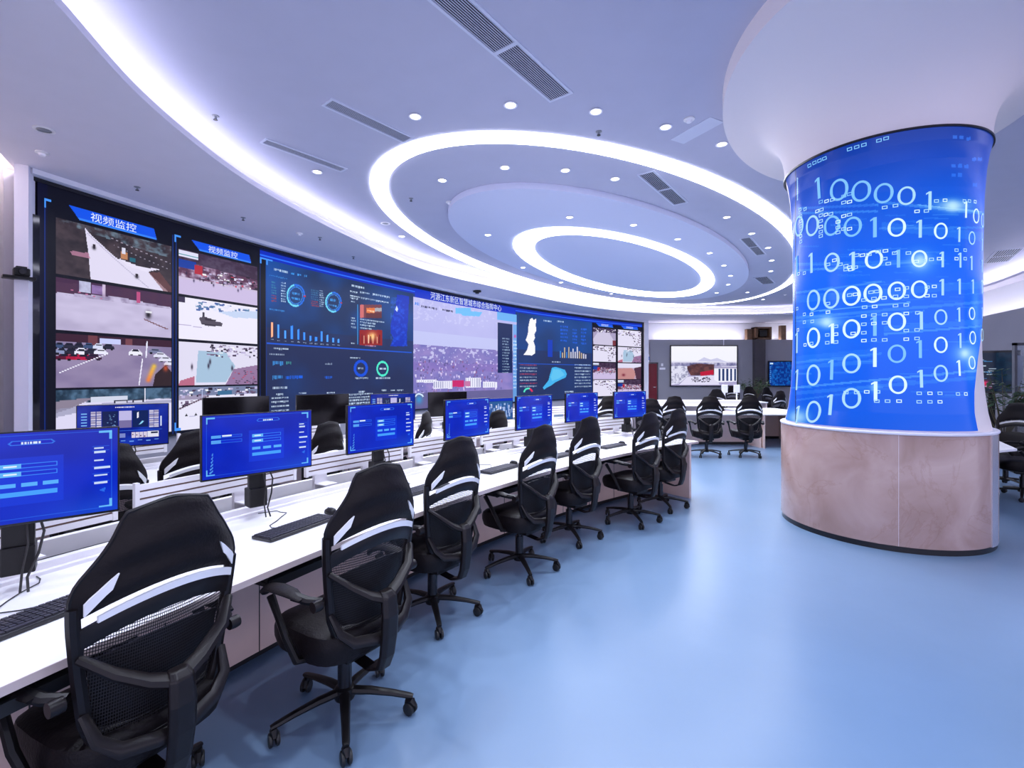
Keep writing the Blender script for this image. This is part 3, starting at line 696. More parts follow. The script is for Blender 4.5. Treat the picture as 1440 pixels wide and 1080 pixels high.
glow(img, X, PY, 724, 473, 2, 3, c255(230, 60, 150)); words(583, 427, 5, 4, c255(40, 120, 240), 250); words(592, 431, 22, 3.2, c255(40, 40, 80), 251); words(622, 436, 14, 3, c255(40, 40, 80), 252)
glow(img, X, PY, 589, 562, 7, 9, c255(60, 150, 210), .9); ring(img, X, PY, 589, 560, 7, 7, .3, WH, 1, 20, 160)
# right dashboard
poly(img, X, PY, [(745, 449), (748, 447), (750, 450), (754, 448), (753, 457), (754, 465), (751, 470), (752, 475), (750, 480), (752, 486), (752, 497), (748, 500), (736, 499), (741, 492), (743, 484), (739, 478), (742, 470), (743, 458)], c255(250, 250, 255))
rect(img, X, PY, 770, 478, 777, 502, c255(14, 60, 190)); words(764, 451, 10, 2.4, WH, 260); words(783, 452, 8, 2.4, WH, 261)
for k in range(5): words(788, 459+k*5, 9, 3, BL, 262+k); words(805, 464+k*4.5, 6, 3, BL, 270+k); words(817, 463+k*5, 6, 3, BL, 280+k)
q = random.Random(9)
for k in range(13): h = q.uniform(4, 16); rect(img, X, PY, 787+k*3, 503-h, 788.3+k*3, 503+k*.1, q.choice([c255(200, 180, 150), c255(60, 140, 230), c255(220, 220, 240)]))
blend(img, (X > 729.5) & (X < 831) & (np.abs(T-.40) < .003), c255(30, 90, 220), .8)
poly(img, X, PY, [(776, 517), (781, 516), (788, 518), (794, 520), (797, 526), (795, 531), (788, 534), (780, 538), (775, 542), (769, 545), (765, 548), (763, 545), (767, 540), (771, 535), (773, 527)], c255(70, 180, 240)); poly(img, X, PY, [(778, 519), (788, 520), (794, 527), (786, 532), (776, 536), (774, 530)], c255(110, 205, 245), .7)
for k in range(8): words(731, 513+k*4.4, 23, 2, WH if k % 3 else c255(220, 70, 90), 300+k, .7); words(808, 513+k*4.4, 22, 2, WH, 320+k, .75)
words(776, 509, 12, 2.4, WH, 340); words(794, 551, 12, 2.4, WH, 341); ring(img, X, PY, 742.5, 553, 7, 8, .3, c255(90, 230, 200), 1, 20, 170); ring(img, X, PY, 742.5, 553, 7, 8, .3, c255(230, 50, 90), 1, 20, 70)
blend(img, X > 902.5, c255(20, 8, 14), 1)
img_led = img
vw = thing('video_wall', 'huge curved video wall of camera views, dashboards and an aerial city picture', 'video wall', (hits[NX//2][0], hits[NX//2][1], LZ0))
off = np.array([hits[NX//2][0], hits[NX//2][1], LZ0])
grid_screen('display', Pg-off, img, M['sc_wall'], vw)
fr = MB(); 
fr.arcbox(LC-off[:2], LR+.012, LR+.20, -.035, LZ1-LZ0, aL, aR_, 60)
fr.build('housing', M['wallframe'], vw)
fr = MB(); fr.arcbox(LC-off[:2], LR-.03, LR+.012, -.035, -.002, aL, aR_, 60); fr.arcbox(LC-off[:2], LR-.03, LR+.012, LZ1-LZ0-.05, LZ1-LZ0, aL, aR_, 60)
fr.arcbox(LC-off[:2], LR-.03, LR+.012, -.002, LZ1-LZ0-.05, led_ang(905), led_ang(902.6), 2); fr.build('frame', M['wallframe'], vw)
MB().arcbox(LC-off[:2], LR-.06, LR+.01, -.03, LZ1-LZ0-.5, led_ang(42), led_ang(51.5), 3).build('side_mirror_panel', M['mirror'], vw)
def led_text(name, s, px, t, h, m, wid=None):
    vs, fs, w, hh = text_mesh(s); a = led_ang(px); z0 = t*(LZ1-LZ0); k = h/hh; kx = (wid/w) if wid else k
    out = []
    for (x, y) in vs:
        g = a-x*kx/LR; r = LR-.022; out.append((LC[0]+r*cos(g)-off[0], LC[1]+r*sin(g)-off[1], z0+y*k))
    return MB().add(out, fs).build(name, m, vw, recalc=False)
led_text('heading_text', '视频监控', 159.5, .912, .125, M['text'], .62)
led_text('heading_text', '视频监控', 313, .908, .115, M['text'], .58)
led_text('heading_text', '视频监控', 850, .911, .10, M['text'], .50)
led_text('heading_text', '视频监控', 885, .911, .10, M['text'], .50)
def arc_w(p0, p1): return abs(led_ang(p0)-led_ang(p1))*LR
led_text('title_text', '河源江东新区智慧城市综合指挥中心', 657.5, .944, .225, M['text'], arc_w(608, 707))
# ------------------------------------------------------------------ the display column
CC = np.array([3.91, 5.16])
CPZ = [1.08, 1.12, 1.25, 1.45, 1.75, 2.2, 2.8, 3.3, 3.55, 3.7, 3.81]
CPR = [.880, .872, .846, .824, .808, .802, .802, .812, .828, .848, .872]
def crad(z): return float(np.interp(z, CPZ, CPR))
def col_hit(px, r):
    dx = (px-720)/F; A_ = dx*dx+1; B_ = -(dx*CC[0]+CC[1]); C_ = CC@CC-r*r; D = B_*B_-A_*C_
    t = (-B_-sqrt(max(D, 0)))/A_
    return np.array([dx*t, t])
def col_at(px, py):
    r = .81
    for k in range(4):
        p = col_hit(px, r); z = EYE+(HY-py)*p[1]/F; r = crad(z)
    d_ = p-CC; return atan2(d_[1], d_[0]), z, r, p[1]
cl = thing('display_column', 'round display column with glowing blue binary digits on a pinkish marble base', 'column', (CC[0], CC[1], 0))
MB().lathe([(0, .05), (.903, .05), (.909, .055), (.909, 1.05), (.905, 1.058), (0, 1.058)], 96).build('marble_base', M['marble'], cl)
MB().lathe([(0, 0), (.90, 0), (.90, .05), (0, .05)], 96).build('skirting', M['skirt'], cl)
MB().lathe([(0, 1.058), (.914, 1.058), (.918, 1.064), (.918, 1.076), (.912, 1.082), (0, 1.082)], 96).build('cap_rail', M['trim'], cl)
th_r = col_at(1393, 700)[0] if False else atan2(*(col_hit(1394, .909)-CC)[::-1])
MB().arcbox((0, 0), .908, .918, .052, 1.058, th_r, th_r+R(9), 6).build('steel_strip', M['steel'], cl)
for g in (-118, 60, 150):
    MB().arcbox((0, 0), .9085, .9095, .055, 1.055, R(g), R(g)+.0022, 1).build('panel_joint', M['trim'], cl)
MB().lathe([(crad(z)-.012, z) for z in [1.082]+list(np.linspace(1.12, 3.81, 24))], 96).build('plaster_shaft', M['plaster'], cl)
# lit display skin: from the far side round to its right hand edge
NTH, NZ = 620, 300
zt = np.linspace(1.10, 3.805, NZ+1)
thR_top, thR_bot = col_at(1389, 330)[0], col_at(1367, 560)[0]
Pc = np.zeros((NZ+1, NTH+1, 3)); TH = np.zeros((NZ+1, NTH+1))
for j, z in enumerate(zt):
    w_ = np.clip((z-1.1)/2.2, 0, 1); w_ = w_*w_*(3-2*w_); b_ = thR_bot*(1-w_)+(thR_top+.35)*w_; a_ = -pi-.35
    TH[j] = np.linspace(a_, b_, NTH+1); r = crad(z); Pc[j, :, 0] = r*np.cos(TH[j]); Pc[j, :, 1] = r*np.sin(TH[j]); Pc[j, :, 2] = z
tc_ = (TH[1:, 1:]+TH[:-1, :-1])/2; zc_ = np.broadcast_to(((zt[1:]+zt[:-1])/2)[:, None], tc_.shape)
rc_ = np.interp(zc_, CPZ, CPR); gx = CC[0]+rc_*np.cos(tc_); gy = CC[1]+rc_*np.sin(tc_)
CX = 720+F*gx/gy; CY_ = HY-(zc_-EYE)*F/gy
vis = (np.cos(tc_)*(-gx)+np.sin(tc_)*(-gy)) > -.03     # side that carries the drawn figures
ci = np.zeros(CX.shape+(3,)); h_ = np.clip((zc_-1.1)/2.7, 0, 1)
def ramp(t, ks): 
    xs = [k[0] for k in ks]; return np.stack([np.interp(t, xs, [k[1][c] for k in ks]) for c in range(3)], -1)
ci[:] = ramp(h_, [(0, c255(8, 92, 232)), (.2, c255(10, 98, 248)), (.55, c255(14, 104, 255)), (.8, c255(6, 88, 224)), (.93, c255(2, 66, 188)), (1, c255(2, 54, 160))])
def cg(cx, cy, rx, ry, col, a): blend(ci, vis*np.exp(-2.2*(((CX-cx)/rx)**2+((CY_-cy)/ry)**2)), col, a)
def cband(x0, y0, x1, y1, w, col, a):
    t = (CX-x0)/(x1-x0); yy = y0+(y1-y0)*t; blend(ci, vis & (CX > x0) & (CX < x1) & (np.abs(CY_-yy) < w/2), col, a)
cg(1150, 480, 60, 60, c255(40, 130, 255), .45); cg(1240, 430, 140, 90, c255(36, 116, 255), .5)
LB = c255(100, 175, 255)
for b in ((1122, 293, 1235, 288, 3.5, .5), (1135, 291, 1230, 291, 8, -.3), (1122, 300, 1235, 297, 3, .45), (1236, 284, 1385, 300, 4, .45), (1290, 288, 1380, 298, 2, .8), (1236, 321, 1385, 320, 3, .35), (1240, 318, 1385, 333, 12, .22),
          (1118, 381, 1300, 368, 3, .4), (1118, 372, 1330, 366, 4, .25), (1118, 412, 1240, 396, 3, .45), (1118, 421, 1388, 400, 10, .18), (1118, 447, 1390, 424, 4, .35), (1140, 438, 1280, 425, 2, .8), (1118, 452, 1300, 437, 2, .35),
          (1243, 470, 1388, 458, 3, .5), (1243, 463, 1388, 452, 8, .22), (1118, 510, 1240, 497, 3, .3), (1118, 517, 1230, 508, 6, .25), (1118, 545, 1388, 520, 3, .55), (1118, 553, 1388, 530, 5, .25), (1118, 563, 1230, 548, 2.5, .3), (1118, 507, 1230, 496, 12, .15)):
    c = LB if b[5] > 0 else c255(10, 70, 220); cband(*b[:5], c, abs(b[5]))
q = random.Random(3)
for k in range(70):
    x, y = q.uniform(1118, 1375), q.uniform(300, 560); blend(ci, vis & (np.abs(CX-x) < q.uniform(6, 26)) & (np.abs(CY_-y) < .8), LB, q.uniform(.1, .35))
for (x, y) in ((1341, 233), (1350, 233), (1359, 234), (1341, 246), (1350, 246), (1343, 193), (1352, 193), (1362, 195), (1370, 224), (1378, 224), (1371, 260)): blend(ci, vis & (np.abs(CX-x) < 3) & (np.abs(CY_-y) < 2.4), c255(60, 130, 250), .6)
for (x, y, rx, ry, a) in ((1340, 290, 13, 11, 1), (1340, 289, 36, 12, .75), (1294, 367, 12, 12, .9), (1294, 368, 26, 22, .55), (1163, 453, 12, 11, 1), (1160, 453, 34, 10, .6), (1357, 497, 9, 9, 1), (1357, 497, 24, 20, .55), (1122, 587, 22, 16, .8), (1230, 545, 8, 12, .5), (1366, 510, 12, 30, .35), (1372, 440, 8, 60, .3)):
    cg(x, y, rx, ry, c255(190, 235, 255), a)
blend(ci, vis & (np.abs(CX-1121.5) < .6) & (CY_ > 250) & (CY_ < 282), c255(160, 210, 255)); blend(ci, vis & (np.abs(CX-1118.8) < .6), c255(6, 30, 90), .8)
grid_screen('display', Pc, ci, M['sc_col'], cl)
def glyph(mb, ch, px, py, h, fat=1.0):
    th, z, r, Y = col_at(px, py); H = h*Y/F; Wd = H*.80; vs = []; fs = []
    if ch == '0':
        n = 28
        for k in range(n):
            g = 2*pi*k/n; sw = .165*fat*(1-.25*abs(sin(g)))
            for s in (1, 0):
                vs.append((cos(g)*(Wd/2-(0 if s else sw*Wd)), sin(g)*(H/2-(0 if s else .105*H*fat))))
        fs = [(2*k, (2*k+2) % (2*n), (2*k+3) % (2*n), 2*k+1) for k in range(n)]
    else:
        s = .075*H*fat; x = .04*H
        vs = [(x-s, -H/2), (x+s, -H/2), (x+s, H/2), (x-s*.6, H/2), (x-.19*H, H*.40), (x-.19*H, H*.32), (x-s, H*.385)]
        fs = [(0, 1, 2, 6), (6, 2, 3), (6, 3, 4, 5)]
    out = []
    for (u, v) in vs:
        zz = z+v; rr = crad(zz)+.006; a = th+u/rr; out.append((rr*cos(a), rr*sin(a), zz))
    mb.add(out, fs)
DG = [
 [('1', 1151, 265, 29), ('0', 1180, 267, 30), ('0', 1211, 269, 29), ('0', 1242.5, 272, 28), ('0', 1274.5, 275.5, 26), ('1', 1306, 282.5, 26), ('1', 1357, 295, 23), ('0', 1372, 304, 21), ('0', 1381, 310, 20)],
 [('0', 1124, 318, 29), ('0', 1142.5, 317.5, 29), ('0', 1170, 317.5, 28), ('0', 1199, 319, 28), ('1', 1229, 320, 28), ('0', 1261, 320, 26), ('1', 1292.5, 322, 25), ('0', 1322.5, 325, 23), ('1', 1347.5, 330, 21), ('0', 1366, 335, 19), ('1', 1380, 344, 17)],
 [('1', 1121, 374, 28), ('1', 1141, 370, 28), ('0', 1170, 369, 27), ('1', 1199, 367.5, 26), ('0', 1229, 365, 26), ('1', 1262, 364, 25), ('0', 1292.5, 364, 24), ('1', 1324, 365, 22), ('1', 1349, 366, 21), ('1', 1365, 370, 20), ('1', 1380, 374, 18)],
 [('0', 1144, 422, 29), ('0', 1169, 420, 28), ('0', 1197.5, 416, 28), ('0', 1227.5, 412.5, 27), ('0', 1261, 409, 26), ('0', 1292.5, 407, 25), ('1', 1324, 404, 23), ('1', 1348, 403, 22), ('1', 1367, 403, 20), ('1', 1380, 403, 19)],
 [('1', 1121, 482, 29), ('0', 1144, 475, 29), ('1', 1170, 469, 28), ('0', 1197.5, 462.5, 27), ('1', 1229, 459, 27), ('0', 1261, 452.5, 26), ('1', 1294, 451, 25), ('0', 1322.5, 446, 22), ('1', 1347.5, 442.5, 20), ('0', 1366, 441, 18), ('1', 1380, 440, 16)],
 [('1', 1121, 534, 29), ('0', 1144, 527.5, 30), ('1', 1169, 520, 28), ('0', 1197.5, 511, 28), ('1', 1229, 502.5, 27), ('0', 1261, 497.5, 26), ('1', 1292.5, 491, 25), ('0', 1322.5, 485, 23), ('1', 1349, 479, 21), ('0', 1367, 475, 19), ('0', 1380, 471, 18)],
 [('1', 1121, 585, 29), ('0', 1144, 579, 31), ('1', 1167.5, 569, 29), ('0', 1197.5, 560, 29), ('1', 1230, 550, 27), ('0', 1262.5, 541, 26), ('1', 1294, 532.5, 25), ('0', 1322.5, 525, 24), ('1', 1347.5, 517.5, 22), ('0', 1366, 510, 19)]]
tones = {'textdim': MB(), 'textmid': MB(), 'texthot': MB()}
HOT = {(1, 5), (1, 7), (2, 6), (2, 4), (3, 2), (3, 3), (3, 4), (3, 5), (4, 1), (4, 2), (4, 3), (4, 5), (4, 9), (5, 4), (5, 7), (5, 9), (6, 4), (6, 5), (6, 8), (6, 9), (0, 6), (0, 7)}
DIM = {(0, 0), (0, 1), (0, 2), (0, 3), (1, 2), (1, 3), (1, 4), (2, 0), (2, 5), (5, 5), (5, 6), (5, 2), (4, 4)}
for r_, row in enumerate(DG):
    for c_, (ch, x, y, h) in enumerate(row):
        glyph(tones['texthot' if (r_, c_) in HOT else 'textdim' if (r_, c_) in DIM else 'textmid'], ch, x, y, h)
SQ = [(1139, 233), (1146, 229), (1153, 226), (1160, 223), (1195, 210), (1205, 207), (1215, 204), (1236, 198), (1246, 195), (1187, 276), (1195, 273), (1155, 284), (1163, 283), (1171, 281), (1187, 285), (1195, 284), (1244, 292), (1259, 289.5), (1289, 297.5), (1302, 297), (1316, 283), (1328, 282), (1355, 283), (1362, 283), (1370, 284),
      (1126, 295), (1133, 294), (1150, 297), (1156, 295), (1127, 304), (1127, 311), (1127, 318), (1127, 325), (1127, 332), (1127, 340), (1155, 303), (1162, 302), (1169, 301), (1155, 311), (1155, 319), (1155, 326), (1155, 332), (1179, 312), (1179, 320), (1179, 327), (1187, 304), (1195, 302), (1187, 322), (1195, 322), (1344, 352), (1356, 352), (1344, 364), (1356, 364),
      (1205, 359), (1213, 359), (1222, 358), (1235, 354), (1245, 353), (1244, 364), (1249, 371), (1195, 376), (1203, 376), (1165, 372), (1174, 366), (1182, 372), (1190, 374), (1288, 368), (1298, 367), (1309, 365), (1320, 364), (1258, 356), (1277, 356), (1124, 385), (1132, 384), (1190, 379), (1197, 379),
      (1165, 427), (1195, 415), (1203, 414), (1225, 411), (1233, 410), (1262, 407), (1274, 405), (1303, 404), (1313, 403), (1215, 422), (1229, 420), (1243, 419), (1259, 417), (1274, 417), (1303, 416), (1313, 416), (1216, 432), (1230, 431), (1259, 430), (1274, 429), (1215, 444.5), (1229, 443), (1244, 442.5), (1274, 441), (1290, 440), (1215, 456), (1229, 455), (1244, 454), (1215, 468), (1200, 469), (1274, 465), (1289, 464), (1215, 479), (1229, 478), (1244, 478), (1274, 477), (1289, 476),
      (1132, 442), (1142, 442), (1132, 453), (1143, 452), (1165, 439), (1176, 459), (1164, 471), (1176, 470), (1164, 482), (1176, 481), (1133, 485), (1142, 483), (1122, 434), (1123, 464),
      (1190, 552), (1205, 552), (1219, 551), (1234, 551), (1292, 553), (1307, 553), (1321, 553), (1346, 554), (1357, 554), (1233, 564), (1248, 564), (1264, 564), (1292, 565), (1307, 565), (1321, 565)]
for i, (x, y) in enumerate(SQ):
    th, z, r, Y = col_at(x, y); s = 5.0*Y/F; mb = tones['textdim' if i < 12 else 'textmid' if i % 3 else 'texthot']; t_ = .2*s; hw, hh = s*.62, s*.45
    vs = []
    for (a_, b_) in ((hw, hh), (hw-t_, hh-t_)):
        for (sx, sy) in ((-1, -1), (1, -1), (1, 1), (-1, 1)):
            zz = z+sy*b_; rr = crad(zz)+.0075; g = th+sx*a_/rr; vs.append((rr*cos(g), rr*sin(g), zz))
    mb.add(vs, [(k, (k+1) % 4, 4+(k+1) % 4, 4+k) for k in range(4)])
for k, n in (('textdim', 'binary_digits'), ('textmid', 'binary_digits'), ('texthot', 'binary_digits')):
    tag(tones[k].build(n, M[k], cl, recalc=False), {'textdim': 'dim blue binary digits', 'textmid': 'light blue binary digits', 'texthot': 'bright white blue binary digits'}[k])
# black edge line at the top of the display, then the flared capital (oval rim, same axis as the ceiling rings)
MB().lathe([(.868, 3.803), (.885, 3.803), (.885, 3.822), (.868, 3.822)], 96).build('edge_trim', M['skirt'], cl)
def rim(g, a=2.44, b=1.47):
    p = g-R(54.5); return a*b/sqrt((b*cos(p))**2+(a*sin(p))**2)
cap = MB(); nt_, ns = 120, 22; vs = []; ZR = 4.47
for i in range(ns+1):
    a_ = pi/2*i/ns
    for k in range(nt_):
        g = 2*pi*k/nt_; Rr = rim(g)*.95; r = .872+(Rr-.872)*(1-cos(a_))**1.15; z = 3.82+(ZR-3.82)*sin(a_)
        vs.append((r*cos(g), r*sin(g), z))
for (f, z) in ((1.0, ZR-.01), (1.0, ZC+.004)):
    for k in range(nt_):
        g = 2*pi*k/nt_; vs.append((rim(g)*f*cos(g), rim(g)*f*sin(g), z))
cap.add(vs, [(i*nt_+k, i*nt_+(k+1) % nt_, (i+1)*nt_+(k+1) % nt_, (i+1)*nt_+k) for i in range(ns+2) for k in range(nt_)], True)
cap.build('flared_capital', M['plaster'], cl)
# ------------------------------------------------------------------ office chairs
def cyb(x, z):
    b = float(np.interp(z, [.46, .60, .75, .95, 1.05, 1.16], [-.205, -.215, -.235, -.268, -.272, -.250])); return b+.075*(x/.25)**2
WZ = [.48, .52, .56, .62, .75, .88, .95, .985, 1.03, 1.08, 1.12, 1.145, 1.16]
WW = [.13, .160, .183, .203, .221, .237, .241, .228, .192, .154, .132, .112, .066]
def cw(z): return float(np.interp(z, WZ, WW))
def sheet(mb, zl, zh, thick, nu=16, nv=10, u0=-1, u1=1, shrink=0., ridge=0., dy=0., puff=0.):
    """padded sheet following the chair back between two height curves"""
    F_, B_ = [], []
    for j in range(nv+1):
        v = j/nv
        for i in range(nu+1):
            u = u0+(u1-u0)*i/nu; z = zl(u)+(zh(u)-zl(u))*v; x = u*(cw(z)-shrink)
            ed = max(0, 1-abs(u)**6)*max(0, 1-abs(2*v-1)**6)
            y = cyb(x, z)+dy; t = thick*(.45+.55*ed)+puff*ed; rg = ridge*sin(v*pi*4.2)*ed
            F_.append((x, y+t/2, z)); B_.append((x, y-t/2-rg, z))
    N = (nu+1)*(nv+1); w = nu+1; fs = []
    for j in range(nv):
        for i in range(nu):
            a = j*w+i; fs.append((a, a+w, a+w+1, a+1)); fs.append((N+a, N+a+1, N+a+w+1, N+a+w))
    edge = [i for i in range(w)]+[j*w+nu for j in range(1, nv+1)]+[nv*w+i for i in range(nu-1, -1, -1)]+[j*w for j in range(nv-1, 0, -1)]
    for k in range(len(edge)):
        a, b = edge[k], edge[(k+1) % len(edge)]; fs.append((a, b, N+b, N+a))
    mb.add(F_+B_, fs, True)
def zm(mb):
    mb.v = [(p[0], p[1], float(np.interp(p[2], [.36, .50, .65, .80, .945, 1.17], [.29, .445, .615, .78, .95, 1.215]))) for p in mb.v]; return mb
def build_chair(detail=True):
    t = thing('office_chair', 'black mesh office chair', 'chair', group='black mesh office chairs')
    low = lambda u: .945-.055*u*u; 
    h = MB(); sheet(h, lambda u: low(u)+.002, lambda u: 1.16-.02*u*u, .030, 18, 20, ridge=.0045, puff=.012); zm(h).build('headrest', M['leather'], t)
    if detail:
        s = MB(); s.tube([(sg*(cw(z)+.002), cyb(cw(z), z), z) for sg in (1,) for z in np.linspace(.93, 1.14, 14)]+[(u*(cw(1.16-.02*u*u)), cyb(u*.1, 1.157)-.002, 1.16-.02*u*u) for u in np.linspace(.93, -.93, 9)]+[(-(cw(z)+.002), cyb(cw(z), z), z) for z in np.linspace(1.14, .93, 14)], .007, 6)
        zm(s).build('headrest_piping', M['frame'], t)
    a = MB(); sheet(a, lambda u: low(u)-.026, lambda u: low(u)-.006+.004*u, .020, 20, 1, u0=-.80, u1=.93, dy=-.016)
    for sg in (-1, 1): sheet(a, lambda u: .905+.25*(.93-abs(u)), lambda u: .93+.28*(.95-abs(u)), .016, 5, 1, u0=sg*.92, u1=sg*.70, dy=-.020)
    zm(a).build('white_piping', M['accent'], t)
    f = MB(); sheet(f, lambda u: low(u)-.078, lambda u: low(u)-.027, .024, 18, 3, dy=-.002)
    for sg in (-1, 1):
        zz = list(np.linspace(.93, .52, 14)); P_ = [(sg*(cw(z)-.006), cyb(cw(z), z), z) for z in zz]
        f.tube(P_, [.019]*14, 8)
    f.tube([(x, cyb(x, .5)-.005, .505+.35*abs(x)**2) for x in np.linspace(-.165, .165, 9)], .020, 8)
    zm(f).build('back_frame', M['frame'], t)
    m_ = MB(); vs = []; nu, nv = 14, 12
    for j in range(nv+1):
        for i in range(nu+1):
            u = -1+2*i/nu; z = .53+(low(u)-.07-.53)*j/nv; x = u*(cw(z)-.012); vs.append((x, cyb(x, z)+.006, z))
    m_.add(vs, [(j*(nu+1)+i, j*(nu+1)+i+1, (j+1)*(nu+1)+i+1, (j+1)*(nu+1)+i) for j in range(nv) for i in range(nu)], True)
    zm(m_).build('mesh_back', M['mesh'], t, recalc=False)
    l = MB()
    for sg in (-1, 1):
        l.tube([(sg*.222, cyb(.22, .79)-.012, .80), (sg*.16, -.255, .745), (sg*.08, -.272, .69), (0, -.285, .655)], [.017, .024, .028, .030], 8, flat=.6)
        l.tube([(sg*.205, cyb(.2, .62)-.012, .64), (sg*.19, -.225, .575), (sg*.14, -.245, .53), (sg*.05, -.268, .515), (0, -.275, .513)], [.014, .02, .024, .024, .024], 8, flat=.7)
    zm(l).build('lumbar_bracket', M['frame'], t)
    lp = MB(); sheet(lp, lambda u: .56+.02*u*u, lambda u: .80-.03*u*u, .018, 12, 6, shrink=.03, dy=.022, puff=.01); zm(lp).build('lumbar_pad', M['leather'], t)
    sp = MB(); prof = [(-.285, .69, .030), (-.305, .67, .040), (-.315, .60, .044), (-.31, .52, .043), (-.295, .44, .040), (-.27, .385, .036), (-.20, .36, .034), (-.08, .375, .034)]
    vs = []
    for (y, z, w) in prof:
        vs += [(-w, y, z), (-w*.6, y-.016, z), (w*.6, y-.016, z), (w, y, z), (w*.8, y+.022, z), (-w*.8, y+.022, z)]
    k = len(prof); sp.add(vs, [(i*6+j, i*6+(j+1) % 6, (i+1)*6+(j+1) % 6, (i+1)*6+j) for i in range(k-1) for j in range(6)]+[tuple(range(6)), tuple((k-1)*6+j for j in range(6))[::-1]], False)
    zm(sp).build('spine', M['frame'], t, bevel=.006)
    # seat cushion
    st_ = MB(); vs = []; n = 28; layers = [(.0, .365), (.80, .368), (.95, .385), (1.0, .430), (1.0, .470), (.97, .492), (.88, .508), (.6, .516), (0, .512)]
    for (k_, z) in layers:
        for i in range(n):
            g = 2*pi*i/n; cx, cy = cos(g), sin(g); e = .55
            x = .255*k_*abs(cx)**e*(1 if cx > 0 else -1); y = .02+.245*k_*abs(cy)**e*(1 if cy > 0 else -1)
            vs.append((x, y, z-(.03*max(0, (y-.1)/.17)**2 if z > .45 else 0)+(.012*(abs(x)/.25)**2 if z > .48 else 0)))
    st_.add(vs, [(j*n+i, j*n+(i+1) % n, (j+1)*n+(i+1) % n, (j+1)*n+i) for j in range(len(layers)-1) for i in range(n)], True)
    st_.build('seat', M['leather'], t)
    MB().box((0, -.02, .352), (.20, .26, .045)).box((0, .03, .33), (.10, .10, .03)).build('tilt_mechanism', M['black'], t, bevel=.008)
    if detail: MB().tube([(.08, .02, .345), (.20, .03, .338), (.27, .03, .335)], [.006, .006, .010], 6).build('height_lever', M['black'], t)
    for sg in (-1, 1):
        ar = MB().tube([(sg*.20, -.05, .385), (sg*.27, -.04, .40), (sg*.295, .0, .50), (sg*.295, .06, .58), (sg*.295, .11, .645)], [.020, .022, .021, .020, .024], 8, flat=.75)
        ar.tube([(sg*.232, cyb(.23, .70)-.0, .665), (sg*.27, -.12, .672), (sg*.290, -.05, .682)], [.016, .018, .020], 8)
        ar = ar.build('armrest', M['black'], t)
        pad = MB().tube([(sg*.288, -.11, .678), (sg*.292, -.04, .692), (sg*.295, .05, .692), (sg*.292, .12, .680), (sg*.286, .16, .655), (sg*.284, .172, .635)], [.016, .034, .038, .036, .030, .016], 10, flat=.42)
        pad.build('arm_pad', M['leather'], ar)
        MB().lathe([(0, -.018), (.022, -.018), (.024, 0), (.022, .018), (0, .018)], 14, (sg*.262, cyb(.24, .70)-.01, .66), 'x').build('tilt_knob', M['frame'], t)
    MB().cyl((0, 0, .30), .021, .16).cyl((0, 0, .19), .032, .18).build('gas_lift', M['gas'], t)
    b = MB(); b.lathe([(0, .085), (.045, .085), (.05, .10), (.045, .135), (.03, .145), (0, .145)], 16)
    for k in range(5):
        g = 2*pi*k/5+R(18); d = (cos(g), sin(g)); b.tube([(d[0]*r, d[1]*r, z) for r, z in ((.03, .12), (.12, .116), (.22, .102), (.30, .086), (.318, .082))], [.024, .022, .018, .016, .013], 8, flat=.75)
    b.build('star_base', M['black'], t)
    for k in range(5):
        g = 2*pi*k/5+R(18); c = (cos(g)*.305, sin(g)*.305); sw = g+R([40, -60, 85, 10, -30][k]); ox, oy = cos(sw)*.012, sin(sw)*.012
        if detail:
            co = MB().tube([(c[0], c[1], .085), (c[0], c[1], .062)], .009, 6); co.tube([(c[0]-ox*1.6, c[1]-oy*1.6, .030), (c[0]-ox, c[1]-oy, .058), (c[0]+ox, c[1]+oy, .064), (c[0]+ox*2.4, c[1]+oy*2.4, .046)], [.014, .017, .016, .008], 8)
            co = co.build('castor', M['black'], t)
        wh = MB(); hb = MB(); px_, py_ = -sin(sw), cos(sw)
        for sd in (-1, 1):
            cc_ = np.array([c[0]+px_*.014*sd, c[1]+py_*.014*sd, .029])
            rings = [(.0, -.008), (.022, -.009), (.028, -.006), (.029, 0), (.028, .006), (.022, .009), (0, .008)]
            for (mb_, rr_) in ((wh, rings), (hb, [(.010, .0095), (.019, .0095), (.019, .0105), (.010, .0105)])):
                if mb_ is hb and (not detail or sd < 0): continue
                vs = []; nn = 14
                for (r_, o_) in rr_:
                    for i in range(nn):
                        a_ = 2*pi*i/nn; vs.append((cc_[0]+px_*o_*sd+cos(sw)*r_*cos(a_), cc_[1]+py_*o_*sd+sin(sw)*r_*cos(a_), cc_[2]+r_*sin(a_)))
                mb_.add(vs, [(j*nn+i, j*nn+(i+1) % nn, (j+1)*nn+(i+1) % nn, (j+1)*nn+i) for j in range(len(rr_)-1) for i in range(nn)], True)
        if detail: wh.build('wheel', M['castor'], co); hb.build('hub', M['rim'], co)
        else: wh.tube([(c[0], c[1], .09), (c[0], c[1], .04)], .013, 6); wh.build('castor', M['castor'], t)
    return t
proto_near = build_chair(True); proto_far = build_chair(False)
used = {'n': False, 'f': False}
bpy.context.view_layer.update()
def place_chair(head, rz, label, near=True, group='black mesh office chairs', spin=None):
    """head: plan point under the top of the headrest"""
    k = 'n' if near else 'f'; p = proto_near if near else proto_far
    if not used[k]: o = p; used[k] = True
    else: o = copy_tree(p)
    d = np.array([cos(rz+pi/2), sin(rz+pi/2)]); b = np.array(head)+d*.255
    o.location = (b[0], b[1], 0); o.rotation_euler = (0, 0, rz); o['label'] = label; o['group'] = group
    return o
DC = np.array([8.658, -2.526])
def pol(r, deg): return DC+r*np.array([cos(R(deg)), sin(R(deg))])
def at_base(x, y, facing): return (x-.255*cos(R(facing)), y-.255*sin(R(facing)))
def head_at(px, py, z=1.205): return at(px, py, z)
